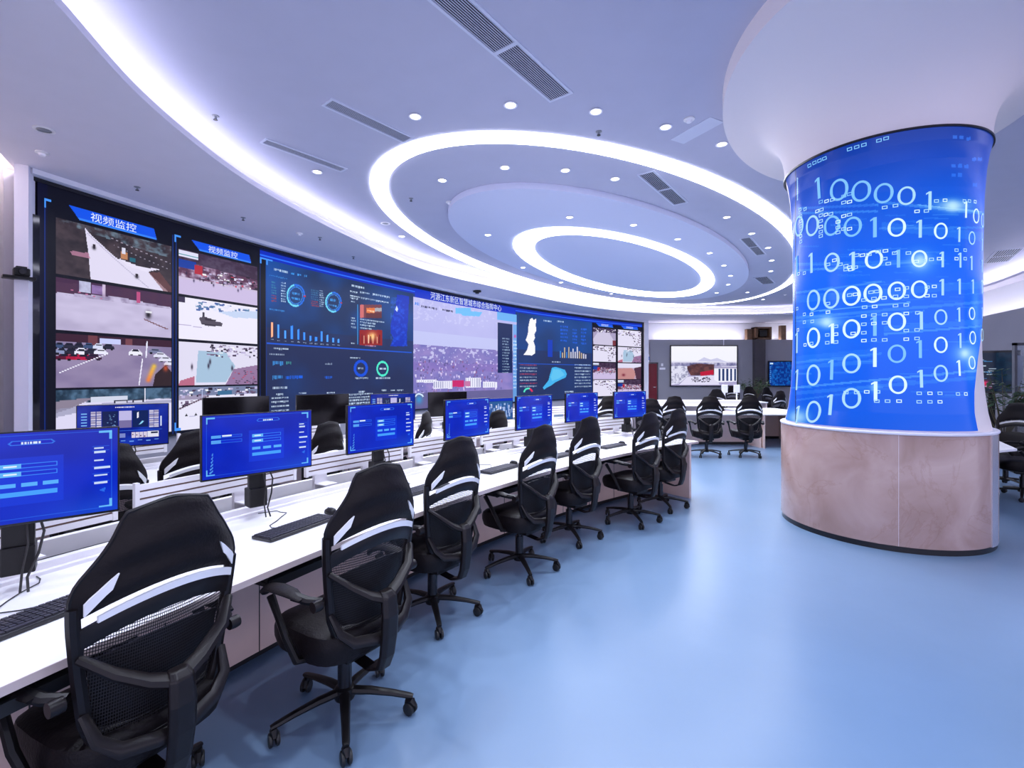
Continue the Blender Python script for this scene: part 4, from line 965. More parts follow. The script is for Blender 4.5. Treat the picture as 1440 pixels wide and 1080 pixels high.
FG = 'black mesh chairs along the front console desk'
C7 = [(head_at(243, 698), 150-90+4, 'black mesh office chair cropped by the lower left corner, nearest the camera'),
      (at_base(-.785, 2.27, 146), 146-90, 'large black mesh chair standing wholly in view before the second lit monitor'),
      (at_base(-.53, 3.22, 143), 143-90, 'black mesh chair before the front desk between the third and fourth lit monitors'),
      (at_base(.06, 3.97, 141), 141-90, 'black mesh chair right below the fifth lit monitor with its star base fully visible'),
      (at_base(.56, 4.75, 137), 137-90, 'black mesh chair covering the foot of the sixth lit monitor'),
      (at_base(1.30, 5.30, 133), 133-90, 'black mesh chair just past the seventh lit monitor of the front desk'),
      (at_base(1.80, 5.87, 130), 130-90, 'black mesh chair at the far end of the front desk, last in its row')]
for (p, a, lb_) in C7: place_chair(p, R(a), lb_, True, FG)
RG = 'black mesh chairs between the front and second console desks'
for (p, a, lb_) in [((pol(12.25, 154.1)), 66, 'chair back showing between the first lit monitor and the small dashboard monitor'),
                    ((pol(12.5, 151.0)), 58, 'black chair half hidden by the left edge of the second lit monitor'),
                    (at(464, 592, 1.205), 70, 'black chair before the switched off monitor, between second and third lit monitors'),
                    (at(601, 578, 1.205), 84, 'black chair just beside the right edge of the third lit monitor'),
                    (at(702, 576, 1.205), 55, 'black chair between the fourth and fifth lit monitors, behind the front desk')]:
    place_chair(tuple(p), R(a), lb_, False, RG)
CG = 'black mesh chairs along the cross desk'
for (px_, a, lb_) in [(857, 8, 'black chair showing between the sixth and seventh lit monitors at the cross desk'),
                      (915, 5, 'black chair beside the right edge of the seventh lit monitor at the cross desk'),
                      (949, 4, 'black chair at the cross desk rising behind the last front row chair'),
                      (999, -6, 'black chair at the cross desk standing in the open floor, left of the pair'),
                      (1055, -8, 'black chair at the cross desk standing in the open floor, next to the display column')]:
    place_chair(at(px_, 560 if px_ == 915 else 556.5, 1.205), R(a), lb_, False, CG)
BG_ = 'black mesh chairs round the rear meeting desk'
for (px_, py_, a, lb_) in [(1008, 546.5, 150, 'small distant chair left end of the rear meeting desk under the wall screen'),
                      (1030, 542.6, 170, 'small distant chair behind the rear desk, second from its left end'),
                      (1053, 543.2, 185, 'small distant chair behind the rear desk, in front of the potted plant'),
                      (1077, 544, 200, 'small distant chair near the plant, under the blue screen'),
                      (1098, 549, 20, 'small distant chair beside the display column, under the blue screen')]:
    place_chair(at(px_, py_, 1.205), R(a), lb_, False, BG_)
SG = 'black mesh chairs right of the display column'
place_chair((7.35, 7.0), R(100), 'black chair cut by the right frame edge, beside the glass partition', False, SG)
place_chair((6.85, 6.15), R(60), 'black chair right of the column at the white desk corner', False, SG)
place_chair((8.1, 8.9), R(160), 'black chair half hidden by the column below the potted plant', False, SG)

# ------------------------------------------------------------------ console desks
def console(label, r0, a0, a1, gaps, trays, n=60):
    """r0: front edge radius; a0..a1 degrees; gaps: angles between slat screens"""
    o = thing('console_desk', label, 'desk', (*pol(r0+.4, (a0+a1)/2), 0)); C = DC-np.array(o.location[:2])
    A0, A1 = R(a0), R(a1)
    MB().arcbox(C, r0, r0+.83, .722, .75, A0, A1, n).build('worktop', M['white'], o)
    MB().arcbox(C, r0-.003, r0, .722, .7495, A0, A1, n).build('edge_band', M['edge'], o)
    MB().arcbox(C, r0+.86, r0+.90, .70, .795, A0, A1, n).arcbox(C, r0+.83, r0+.86, .70, .765, A0, A1, n).arcbox(C, r0+1.20, r0+1.24, .70, .795, A0, A1, n).build('rear_rail', M['slat'], o)
    MB().arcbox(C, r0+.90, r0+1.20, .70, .712, A0, A1, n).build('cable_tray', M['tray'], o)
    MB().arcbox(C, r0+.60, r0+.62, .05, .722, A0, A1, n).build('modesty_panel', M['cabinet'], o)
    MB().arcbox(C, r0+1.22, r0+1.24, .05, .70, A0, A1, n).build('rear_panel', M['cabinet'], o)
    MB().arcbox(C, r0+.64, r0+1.20, 0, .05, A0, A1, n).build('plinth', M['tray'], o)
    for a in np.arange(a0-.6, a1, -2.45):
        MB().arcbox(C, r0+.597, r0+.60, .05, .72, R(a), R(a)-.0004, 1).build('panel_joint', M['tray'], o)
    for a in (a0-.05, a1+.25): MB().arcbox(C, r0+.10, r0+1.20, 0, .722, R(a), R(a)-.0035, 1).build('end_panel', M['cabinet'], o)
    for a in trays:
        k = MB().arcbox(C, r0+.03, r0+.34, .655, .672, R(a+1.4), R(a-1.4), 6).arcbox(C, r0+.02, r0+.035, .652, .690, R(a+1.4), R(a-1.4), 6)
        for e_ in (1.38, -1.38): k.arcbox(C, r0+.05, r0+.30, .672, .722, R(a+e_), R(a+e_*.985), 1)
        k.build('keyboard_tray', M['tray'], o)
    for g0, g1 in zip(gaps[:-1], gaps[1:]):
        b0, b1 = R(g0)-.0042, R(g1)+.0042; rs = r0+1.02; s = MB()
        for k in range(4): s.arcbox(C, rs, rs+.018, .866+.040*k, .866+.040*k+.030, b0, b1, 6)
        for bb in (b0, b1): s.arcbox(C, rs-.004, rs+.022, .862, 1.028, bb-.0009, bb+.0009, 1)
        scn = s.build('slat_screen', M['slat'], o); MB().arcbox(C, rs+.006, rs+.014, .868, 1.015, b0, b1, 6).build('groove_backing', M['groove'], scn)
        for q_ in (.14, .62):
            a = b0+(b1-b0)*q_; MB().arcbox(C, rs+.019, rs+.045, .712, .93, a+.0045, a-.0045, 1).build('screen_foot', M['slat'], scn)
            MB().arcbox(C, rs-.10, rs+.045, .795, .803, a+.0045, a-.0045, 1).build('foot_plate', M['slat'], scn)
    return o
MA = [157.6, 152.1, 147.0, 142.2, 137.6, 132.3, 128.0]
G1 = [165.2, 159.9, 154.75, 149.6, 144.6, 139.9, 134.9, 130.1, 125.8]
console('long curved white console desk in the front row with slatted screens', 10.754, 165.4, 125.6, G1, [a+.9 for a in MA])
G2 = [156.9, 152.9, 148.9, 144.9, 141.0, 137.0, 133.1, 129.2, 125.3, 121.4]
console('second curved white console desk between the front desk and the video wall', 12.93, 157.1, 121.2, G2, [])
# ------------------------------------------------------------------ monitors
MW, MH = .615, .362
def paint_login():
    nx, ny = 200, 116; img = np.zeros((ny, nx, 3)); U = np.broadcast_to((np.arange(nx)+.5)/nx, (ny, nx)); V = np.broadcast_to(1-((np.arange(ny)+.5)/ny)[:, None], (ny, nx))
    img[:] = c255(2, 38, 198); blend(img, np.ones(U.shape, bool), c255(0, 22, 150), np.clip(vnoise(U*50, V*30, 18, 2)*1.4-.3, 0, .6))
    glow(img, U, V, .9, 1.0, .5, .35, c255(26, 84, 215), .6); glow(img, U, V, .52, .55, .3, .35, c255(10, 50, 225), .5)
    LBc, Wc, Cc = c255(60, 150, 255), c255(225, 240, 255), c255(110, 200, 255)
    for (x0, y0, x1, y1) in ((.03, .03, .97, .037), (.03, .95, .97, .957), (.03, .03, .036, .957), (.964, .03, .97, .957)): rect(img, U, V, x0, y0, x1, y1, c255(40, 110, 235), .6)
    for sx in (0, 1):
        for sy in (0, 1):
            x = .03 if not sx else .90; y = .03 if not sy else .93; rect(img, U, V, x, y, x+.07, y+.022, Cc, .9); xx = .03 if not sx else .957; yy = .03 if not sy else .85; rect(img, U, V, xx, yy, xx+.012, yy+.10, Cc, .9)
    poly(img, U, V, [(.46, .115), (.475, .09), (.665, .09), (.68, .115), (.665, .14), (.475, .14)], LBc, .7); poly(img, U, V, [(.468, .115), (.48, .097), (.66, .097), (.672, .115), (.66, .133), (.48, .133)], c255(4, 24, 190)); 
    for k in range(7): rect(img, U, V, .522+k*.013, .10, .531+k*.013, .13, Wc, .95)
    def box_(x0, y0, x1, y1, c, a=1):
        rect(img, U, V, x0, y0, x1, y1, c, a); rect(img, U, V, x0+.006, y0+.009, x1-.006, y1-.009, c255(8, 40, 205))
    rect(img, U, V, .39, .28, .72, .80, c255(16, 62, 228), .55)
    for i, y in enumerate((.345, .43)):
        box_(.42, y, .69, y+.05, LBc, .8); rect(img, U, V, .42, y, .52, y+.05, Cc, .85); rect(img, U, V, .44, y+.015, .50, y+.035, Wc)
        box_(.07, y-.03, .33, y+.015, LBc, .6); rect(img, U, V, .07, y-.03, .15, y+.015, Cc, .75)
    rect(img, U, V, .16, .318, .24, .342, Wc)
    for x in (.42, .52, .62): rect(img, U, V, x, .56, x+.075, .605, c255(90, 180, 255), .95)
    rect(img, U, V, .42, .655, .69, .705, c255(70, 165, 255), .95)
    for i, y in enumerate((.22, .27, .37, .46, .55, .64)):
        w = (.05, .06, .05, .085, .07, .07)[i]; rect(img, U, V, .875, y, .875+w, y+.022, Wc, .9); rect(img, U, V, .865, y-.012, .955, y-.006, LBc, .4)
    for k in range(6): poly(img, U, V, [(.055+.004*k, .90-.055*k), (.085, .86-.055*k), (.085, .885-.055*k), (.06+.004*k, .925-.055*k)], Cc, .7)
    poly(img, U, V, [(.90, .74), (.935, .71), (.93, .77)], LBc, .6)
    return img
def paint_dash():
    nx, ny = 200, 116; img = np.zeros((ny, nx, 3)); U = np.broadcast_to((np.arange(nx)+.5)/nx, (ny, nx)); V = np.broadcast_to(1-((np.arange(ny)+.5)/ny)[:, None], (ny, nx))
    img[:] = c255(8, 30, 140); blend(img, np.ones(U.shape, bool), c255(20, 60, 190), np.clip(vnoise(U*50, V*30, 9, 5)*2-.8, 0, .7))
    q = random.Random(4); Wc = c255(235, 235, 250)
    for k in range(12): rect(img, U, V, .40+k*.018, .04, .412+k*.018, .065, Wc)
    for y in (.18, .25, .32, .39, .46, .53): rect(img, U, V, .04, y, .10, y+.025, c255(120, 180, 240))
    for (x0, x1) in ((.14, .19), (.20, .25), (.78, .83), (.835, .89)):
        for y in (.15, .26, .37, .48): rect(img, U, V, x0, y, x1, y+.095, c255(200, 196, 222)); rect(img, U, V, x0, y+q.uniform(0, .05), x1, y+.06, c255(110, 100, 140), .6)
    rect(img, U, V, .26, .15, .43, .56, c255(16, 30, 80)); rect(img, U, V, .44, .15, .58, .52, c255(190, 185, 230)); rect(img, U, V, .44, .38, .58, .56, c255(120, 110, 160)); rect(img, U, V, .59, .15, .77, .56, c255(14, 34, 90))
    poly(img, U, V, [(.64, .2), (.66, .18), (.66, .32), (.64, .34)], Wc); poly(img, U, V, [(.66, .5), (.70, .40), (.72, .42), (.69, .48)], c255(140, 210, 245))
    for k in range(14): x, y = q.uniform(.27, .40), q.uniform(.2, .54); rect(img, U, V, x, y, x+.015, y+.015, c255(150, 200, 250), .7)
    rect(img, U, V, .91, .3, .925, .55, c255(220, 230, 255)); rect(img, U, V, .04, .63, .93, .636, c255(60, 120, 240))
    for k in range(4): rect(img, U, V, .58+.045*k, .68, .62+.045*k, .82, c255(215, 205, 225)); rect(img, U, V, .585+.045*k, .72+.02*k, .60+.045*k, .75+.02*k, c255(90, 60, 90))
    rect(img, U, V, .76, .67, .89, .82, c255(225, 225, 240)); rect(img, U, V, .80, .69, .88, .73, c255(30, 40, 70))
    for k in range(4): rect(img, U, V, .10+.11*k, .70, .18+.11*k, .80, c255(150, 160, 215), .8)
    for k in range(9): rect(img, U, V, .08+.095*k, .87+.02*(k % 2), .13+.095*k, .89+.02*(k % 2), c255(130, 190, 250), .8)
    return img
def paint_city():
    img = paint_dash(); ny, nx = img.shape[:2]; U = np.broadcast_to((np.arange(nx)+.5)/nx, (ny, nx)); V = np.broadcast_to(1-((np.arange(ny)+.5)/ny)[:, None], (ny, nx))
    q = random.Random(8); img[:] = c255(12, 44, 130); rect(img, U, V, 0, .0, 1, .12, c255(10, 50, 190)); rect(img, U, V, .02, .14, .98, .98, c255(40, 90, 150))
    for k in range(60): x = q.uniform(0, .97); w = q.uniform(.02, .06); y = q.uniform(.2, .6); rect(img, U, V, x, y, x+w, y+q.uniform(.1, .4), q.choice([c255(230, 230, 250), c255(170, 190, 235), c255(40, 80, 150), c255(90, 130, 200)]), .9)
    return img
UI = {'login': paint_login(), 'dash': paint_dash(), 'city': paint_city()}
def build_monitor(kind):
    t = thing('monitor', kind, 'monitor')
    MB().box((0, .012, 0), (MW, .024, MH)).build('casing', M['bezel'], t, bevel=.004)
    MB().box((0, .034, -.01), (MW*.62, .03, MH*.55)).build('rear_shell', M['black'], t, bevel=.010)
    w, h = MW/2-.007, MH/2-.008; zo = .003
    if kind == 'dead': MB().box((0, -.0012, zo), (2*w, .002, 2*h)).build('display', M['deadscreen'], t)
    else:
        c = UI[kind]; ny, nx = c.shape[:2]; P = np.zeros((ny+1, nx+1, 3)); P[:, :, 0] = np.linspace(-w, w, nx+1)[None]; P[:, :, 1] = -.0015; P[:, :, 2] = np.linspace(-h, h, ny+1)[:, None]+zo
        grid_screen('display', P, c, M['sc_mon'], t)
    n = MB().box((0, .062, -.155), (.095, .035, .27)); n.box((0, .05, -.03), (.11, .03, .11)); n.build('mounting_post', M['black'], t, bevel=.005)
    MB().box((0, .075, -.325), (.10, .09, .11)).build('post_clamp', M['black'], t, bevel=.006)
    MB().tube([(.05, .05, -.12), (.075, .02, -.22), (.06, .0, -.30), (.03, -.02, -.38), (.035, -.05, -.428)], .0045, 6).tube([(.02, .05, -.12), (.03, .01, -.26), (.015, -.01, -.36), (.012, -.045, -.428)], .004, 6).build('cable', M['cable'], t)
    return t
protos = {}
def place_monitor(c, z, rz, kind, label, group):
    if kind not in protos: protos[kind] = build_monitor(kind); o = protos[kind]
    else: o = copy_tree(protos[kind])
    o.location = (c[0], c[1], z); o.rotation_euler = (0, 0, rz); o['label'] = label; o['group'] = group; return o
MG, MG2 = 'lit monitors on the front console desk', 'monitors on the second console desk'
MC = [(-1.905, 1.86), (-1.475, 2.84), (-1.00, 3.74), (-.405, 4.50), (.25, 5.25), (.885, 6.08), (1.615, 6.60)]
MR = [41, 48, 51, 53, 48, 41, 32]
ML = ['blue login screen monitor cut by the left picture edge', 'large blue login screen monitor behind the second chair, with the A-shaped reflection area', 'blue login screen monitor standing before the dark dashboard part of the video wall',
      'blue login screen monitor below the aerial city picture', 'blue login screen monitor above the fourth front chair, below the light blue map', 'blue login screen monitor just above the fifth front chair', 'blue login screen monitor at the far end of the front desk, nearest the red door']
ML[1] = 'large blue login screen monitor between the two nearest chairs'
for c, a, l in zip(MC, MR, ML): place_monitor(c, 1.197, R(a), 'login', l, MG)
for (px_, py_, a, kd, l) in [(175, 568.5, 35, 'dash', 'small monitor showing the whole dashboard, behind the first lit monitor'), (334, 558, 46, 'dead', 'switched off monitor rising behind the large second login monitor'),
                             (455, 554.5, 40, 'dead', 'switched off monitor in front of the dashboard tables of the video wall'), (553, 553.5, 30, 'dash', 'monitor with blue pictures peeking over the third login monitor'),
                             (630, 551, 30, 'dead', 'small switched off monitor below the left part of the aerial city picture'), (701, 560, 40, 'city', 'small monitor with white building picture between the fourth and fifth login monitors')]:
    zt_ = 1.378; p = at(px_, py_, zt_)
    v_ = np.array(p)-DC; rr_ = 13.66; p = DC+v_/np.linalg.norm(v_)*0+v_ if False else p
    # keep the picture row but stand it on the desk's monitor line
    k = px_-720; lo, hi = 2.0, 12.0
    for _ in range(40):
        mid = (lo+hi)/2
        if hypot(mid*k/F-DC[0], mid-DC[1]) < rr_: lo = mid
        else: hi = mid
    Y = lo; zt2 = EYE-(py_-HY)*Y/F
    place_monitor((Y*k/F, Y), zt2-MH/2, R(a), kd, l, MG2)

# ------------------------------------------------------------------ keyboards and mice
def build_keyboard():
    t = thing('keyboard', 'keyboard', 'keyboard')
    MB().box((0, 0, .009), (.44, .145, .016)).build('body', M['keybase'], t, bevel=.004)
    k = MB()
    for r in range(6):
        for c in range(21):
            x = -.203+c*.0203; y = .055-r*.0215
            if r == 5 and 4 <= c <= 8: continue
            k.box((x, y, .0195), (.0165, .0165, .006))
    k.box((-.203+6*.0203, .055-5*.0215, .0195), (.098, .0165, .006)); k.build('keycaps', M['keycap'], t)
    return t
def build_mouse():
    t = thing('mouse', 'mouse', 'mouse'); m = MB(); vs = []; n = 16
    for j, (s, z) in enumerate([(0, .002), (.95, .002), (1, .008), (.92, .020), (.70, .030), (.38, .036), (0, .038)]):
        for i in range(n): g = 2*pi*i/n; vs.append((.030*s*cos(g), .052*s*sin(g)-(.006 if z > .02 else 0), z))
    m.add(vs, [(j*n+i, j*n+(i+1) % n, (j+1)*n+(i+1) % n, (j+1)*n+i) for j in range(6) for i in range(n)], True); m.build('shell', M['black'], t)
    MB().lathe([(0, -.003), (.006, -.003), (.006, .003), (0, .003)], 10, (0, .024, .031), 'x').build('scroll_wheel', M['rim'], t)
    return t
kb, ms = build_keyboard(), build_mouse(); first = True
KL = ['black keyboard on the desk behind the nearest chair, left of its headrest', 'black keyboard on the white desk between the two nearest chairs', 'black keyboard partly hidden behind the second chair headrest', 'black keyboard behind the third front chair',
      'black keyboard behind the fourth front chair', 'black keyboard behind the fifth front chair', 'black keyboard at the far end of the front desk']
for i, (a, l) in enumerate(zip(MA, KL)):
    aa = a+(.1, .1, -.25, -.2, -.2, -.1, 0)[i]
    for nm, pr, off_, lab in (('k', kb, 0, l), ('m', ms, -1.5, l.replace('black keyboard', 'small dark mouse').replace(', left of its headrest', ''))):
        o = pr if first else copy_tree(pr)
        p = pol(11.13 if nm == 'k' else 11.2, aa+off_); o.location = (p[0], p[1], .7505); o.rotation_euler = (0, 0, R(aa-90+(3 if nm == 'k' else -10))); o['label'] = lab; o['group'] = 'keyboards on the front console desk' if nm == 'k' else 'mice on the front console desk'
    first = False
# loose cables running over the desk to the rear rail
q = random.Random(12)
for i, a in enumerate(MA[:5]):
    mb = MB(); pts = []
    for k in range(9):
        t = k/8; p = pol(11.21+.37*t, a-.2+1.2*sin(t*5+i)*.5+q.uniform(-.1, .1)); pts.append((p[0], p[1], .754))
    mb.tube(pts, .0025, 5)
    tag(mb.build('cable', M['cable']), ['thin black cable on the desk from the keyboard cut by the left edge', 'thin black cable behind the keyboard between the two nearest chairs', 'thin black cable behind the second chair headrest', 'thin black cable on the desk behind the third front chair', 'thin black cable on the desk behind the fourth front chair'][i], 'cable', 'keyboard cables on the front console desk')

# ------------------------------------------------------------------ ceiling fittings
def build_downlight(power):
    t = thing('downlight', 'downlight', 'ceiling light')
    MB().lathe([(.055, 0), (.075, -.004), (.078, -.012), (.060, -.012), (.055, -.004)], 24).build('rim', M['trim'], t)
    MB().lathe([(0, -.007), (.056, -.007), (.056, 0), (0, 0)], 24).build('lens', M['lamp'], t)
    L = bpy.data.lights.new('downlight_beam', 'SPOT'); L.energy = power; L.spot_size = R(120); L.spot_blend = .9; L.shadow_soft_size = .06; L.color = (.80, .86, 1.0)
    lo = bpy.data.objects.new('downlight_beam', L); COL.objects.link(lo); lo.parent = t; lo.location = (0, 0, -.03)
    return t
dl = build_downlight(SPOT_W); first = True
D1 = [(584, 163), (718, 147), (838, 156), (936, 178), (1015, 202), (1079, 227), (446, 241), (565, 332), (653, 375), (731, 398), (804, 416), (876, 427.5)]
D2 = [(622, 253), (710, 235), (795, 239), (865, 251), (1022, 305), (1057, 328), (1080, 348), (1085, 366), (1084, 381), (1051, 411), (1073, 421), (951, 421)]
D3 = [(801, 305), (891, 316), (953, 336), (998, 355.5), (1018, 373), (1027.5, 387.5), (1024, 400), (1008, 411.5), (686, 330), (735.5, 376), (789, 397), (859.5, 413)]
ORD = ['first', 'second', 'third', 'fourth', 'fifth', 'sixth', 'seventh', 'eighth']
DLL = {'downlights outside the large ring light': ['round downlight above the large oval ring, %s from its left end' % ORD[k] for k in range(6)]+['round downlight beside the narrow air vent near the cove']+['small round downlight between cove and large ring below the ring, %s from the left' % ORD[k] for k in range(5)],
       'downlights between ring light and oval disc': ['round downlight between large ring and disc, upper side, %s from the left' % ORD[k] for k in range(4)]+['round downlight between large ring and disc, right side, %s going down' % ORD[k] for k in range(7)]+['tiny round downlight under the lowest point of the oval disc'],
       'downlights on the dropped oval disc': ['round downlight on the oval disc right of the small ring, %s going down' % ORD[k] for k in range(8)]+['round downlight on the oval disc left of the small ring, %s going down' % ORD[k] for k in range(4)]}
for pts, z, g, l in ((D1, ZC, 'downlights outside the large ring light', 'small round downlight in the raised ceiling outside the large oval ring'), (D2, ZC, 'downlights between ring light and oval disc', 'small round downlight between the large oval ring and the dropped disc'), (D3, ZD, 'downlights on the dropped oval disc', 'small round downlight in the dropped oval disc around the small ring')):
    for i_, (x, y) in enumerate(pts):
        o = dl if first else copy_tree(dl); first = False; l = DLL[g][i_]
        p = at(x, y, z); o.location = (p[0], p[1], z-.001); o['label'] = l; o['group'] = g
for k, (x, y) in enumerate([(-1.75, 3.55), (.9, 3.55), (2.3, 1.9), (-2.0, 1.9), (-.2, 2.2), (.9, .6), (-1.5, .2), (2.6, -.6), (4.6, 1.6), (6.9, 3.6), (4.5, -2.6), (6.6, .2), (2.4, -3.6), (8.0, 1.9), (.6, -3.9), (5.0, -4.6)]):  # unseen downlights added over and behind the camera to brighten desk and panels
    o = copy_tree(dl); o.location = (x, y, ZC-.001); o['label'] = 'unseen round downlight added overhead to brighten the front desk'; o['group'] = 'added unseen downlights above the camera'
def vent(p, L_, w, deg, z, segs, label, n=14, dark=M['ventdark'], fr_=.42):
    t = thing('air_vent', label, 'air vent', (p[0], p[1], z), R(deg))
    f = MB(); e = .028
    f.box((0, w/2-e/2, -.006), (L_, e, .012)).box((0, -w/2+e/2, -.006), (L_, e, .012))
    for k in range(segs+1): f.box((-L_/2+e/2+(L_-e)*k/segs, 0, -.006), (e if k in (0, segs) else e*1.5, w-2*e, .012))
    f.build('frame', M['vent'], t); MB().box((0, 0, -.0015), (L_-.02, w-.02, .002)).build('backing', dark, t)
    s = MB(); 
    for k in range(n): s.box((0, -w/2+e+(w-2*e)*(k+.5)/n, -.006), (L_-2*e, (w-2*e)/n*fr_, .004), rx=R(25))
    s.build('louvres', M['vent'], t)
vent((-.06, 4.50), 2.0, .30, 53, ZC, 2, 'large two part slatted air vent at the top centre of the picture', 11)
vent((-1.70, 5.82), 1.15, .22, 50.5, ZC, 1, 'long narrow air vent left of the large oval ring', 9, M['ventdark'], .45)
vent((-2.86, 6.72), 1.18, .18, 51, ZC, 1, 'narrow air vent beside the curved glowing cove', 7, M['ventdark'], .6)
vent((2.50, 7.92), 1.65, .27, 53, ZC, 2, 'two part air vent between the large oval ring and the dropped disc', 8, M['ventdark'], .32)
vent((5.72, 11.45), 1.9, .24, 53, ZC, 2, 'air vent in the ceiling near the column, right of the dropped disc', 7, M['ventdark'], .3)
vent((8.1, 15.5), 1.4, .4, 53, ZC, 1, 'distant square air vent beside the display column', 8)
p = at(1410, 360, ZC); vent(p, 1.7, .5, 53, ZC, 2, 'air vent right of the display column', 10)
t = thing('access_panel', 'plain flush access panel in the ceiling beside the flared column top', 'panel', (*at(979, 184, ZC), ZC), R(-62))
MB().box((0, 0, -.003), (.62, .24, .006)).build('panel', M['vent'], t)
def fitting(kind, px_, py_, z, label):
    p = at(px_, py_, z)
    if kind == 'sprinkler':
        t = thing('sprinkler', label, 'sprinkler', (p[0], p[1], z)); MB().lathe([(0, 0), (.04, 0), (.038, -.006), (.012, -.01), (.010, -.035), (0, -.035)], 14).build('escutcheon', M['rim'], t); MB().lathe([(0, -.045), (.024, -.045), (.024, -.049), (0, -.049)], 10).tube([(-.012, 0, -.03), (-.014, 0, -.047)], .003, 5).tube([(.012, 0, -.03), (.014, 0, -.047)], .003, 5).build('deflector', M['black'], t)
    elif kind == 'detector':
        t = thing('smoke_detector', label, 'smoke detector', (p[0], p[1], z)); MB().lathe([(0, 0), (.062, 0), (.064, -.014), (.05, -.02), (0, -.02)], 20).build('base', M['slat'], t); MB().lathe([(0, -.018), (.036, -.018), (.030, -.044), (0, -.048)], 16).build('sensor_head', M['trim'], t)
    else:
        t = thing('ceiling_speaker', label, 'speaker', (p[0], p[1], z)); MB().lathe([(.065, 0), (.095, 0), (.095, -.008), (.065, -.010)], 24).build('rim', M['slat'], t); MB().lathe([(0, -.016), (.045, -.012), (.066, -.004), (.066, 0), (0, 0)], 20).build('grille', M['rim'], t)
for a in [('sprinkler', 303, 163, ZC, 'sprinkler in the raised ceiling beside the glowing cove, upper left'), ('speaker', 542, 314, ZC, 'round white ceiling speaker just left of the large oval ring'), ('speaker', 62, 182, ZS, 'round speaker in the lower ceiling near the left picture edge'),
          ('detector', 59, 214, ZS, 'white smoke detector in the lower ceiling above the white pier'), ('sprinkler', 193, 263, ZS, 'sprinkler above the first camera picture heading'), ('sprinkler', 342, 306, ZS, 'sprinkler above the second camera picture heading'), ('sprinkler', 450, 334, ZS, 'dark sprinkler above the dashboard part of the video wall'),
          ('detector', 421, 328, ZS, 'tiny smoke detector above the dashboard part of the video wall'), ('sprinkler', 497, 361, ZS, 'small sprinkler above the middle of the video wall'), ('sprinkler', 842, 185, ZC, 'sprinkler above the top of the large oval ring'), ('detector', 969, 167, ZC, 'white smoke detector beside the flared column top'),
          ('sprinkler', 578, 279, ZC, 'sprinkler inside the large oval ring at its left end'), ('detector', 632, 284, ZC, 'smoke detector touching the left end of the dropped disc'), ('sprinkler', 933, 296, ZC, 'sprinkler below the two part air vent inside the large ring'), ('detector', 1104, 414, ZC, 'small detector beside the display column near the far cove')]: fitting(*a)
# cameras on the video wall
def camera_box(p, rz, label, up):
    t = thing('tracking_camera', label, 'camera', p, rz)
    if up:
        MB().box((0, 0, -.03), (.05, .08, .06)).build('bracket', M['black'], t, bevel=.005); MB().lathe([(0, -.10), (.055, -.10), (.065, -.07), (.13, -.05), (.13, -.02), (0, -.02)], 20).build('head', M['black'], t)
    else:
        MB().box((0, 0, 0), (.30, .16, .035)).build('shelf', M['black'], t, bevel=.006); MB().box((.02, -.02, .07), (.15, .13, .10)).build('body', M['black'], t, bevel=.015)
        MB().lathe([(0, -.03), (.035, -.03), (.038, .02), (0, .02)], 16, (.02, -.10, .07), 'y').build('lens', M['deadscreen'], t); MB().box((.02, 0, .13), (.10, .09, .03)).build('cap', M['black'], t, bevel=.006)
h = led_hit(40); camera_box((h[0]+.08, h[1]-.20, EYE+(HY-392)*(h[1]-.15)/F), R(52), 'black camera on a small shelf at the left end of the video wall', False)
p = at(671, 408.5, ZS); camera_box((p[0], p[1], ZS), R(45), 'small black camera hanging from the ceiling above the title text', True)

# ------------------------------------------------------------------ rear of the room
sc_ = (BY-.55)/F
def wall_screen(name, x0, y0, x1, y1, Y, paint, label, rz=0, nx=180, ny=110):
    s = Y/F; w, h = (x1-x0)*s, (y1-y0)*s; t = thing(name, label, 'screen', (((x0+x1)/2-720)*s, Y, EYE+(HY-(y0+y1)/2)*s), rz)
    MB().box((0, .03, 0), (w, .05, h)).build('frame', M['wallframe'], t)
    U = np.broadcast_to((np.arange(nx)+.5)/nx, (ny, nx)); V = np.broadcast_to(1-((np.arange(ny)+.5)/ny)[:, None], (ny, nx)); im = np.zeros((ny, nx, 3)); paint(im, U, V)
    a, b = w/2-.05, h/2-.05; P = np.zeros((ny+1, nx+1, 3)); P[:, :, 0] = np.linspace(-a, a, nx+1)[None]; P[:, :, 2] = np.linspace(-b, b, ny+1)[:, None]
    grid_screen('display', P, im, M['sc_mon'], t); return t
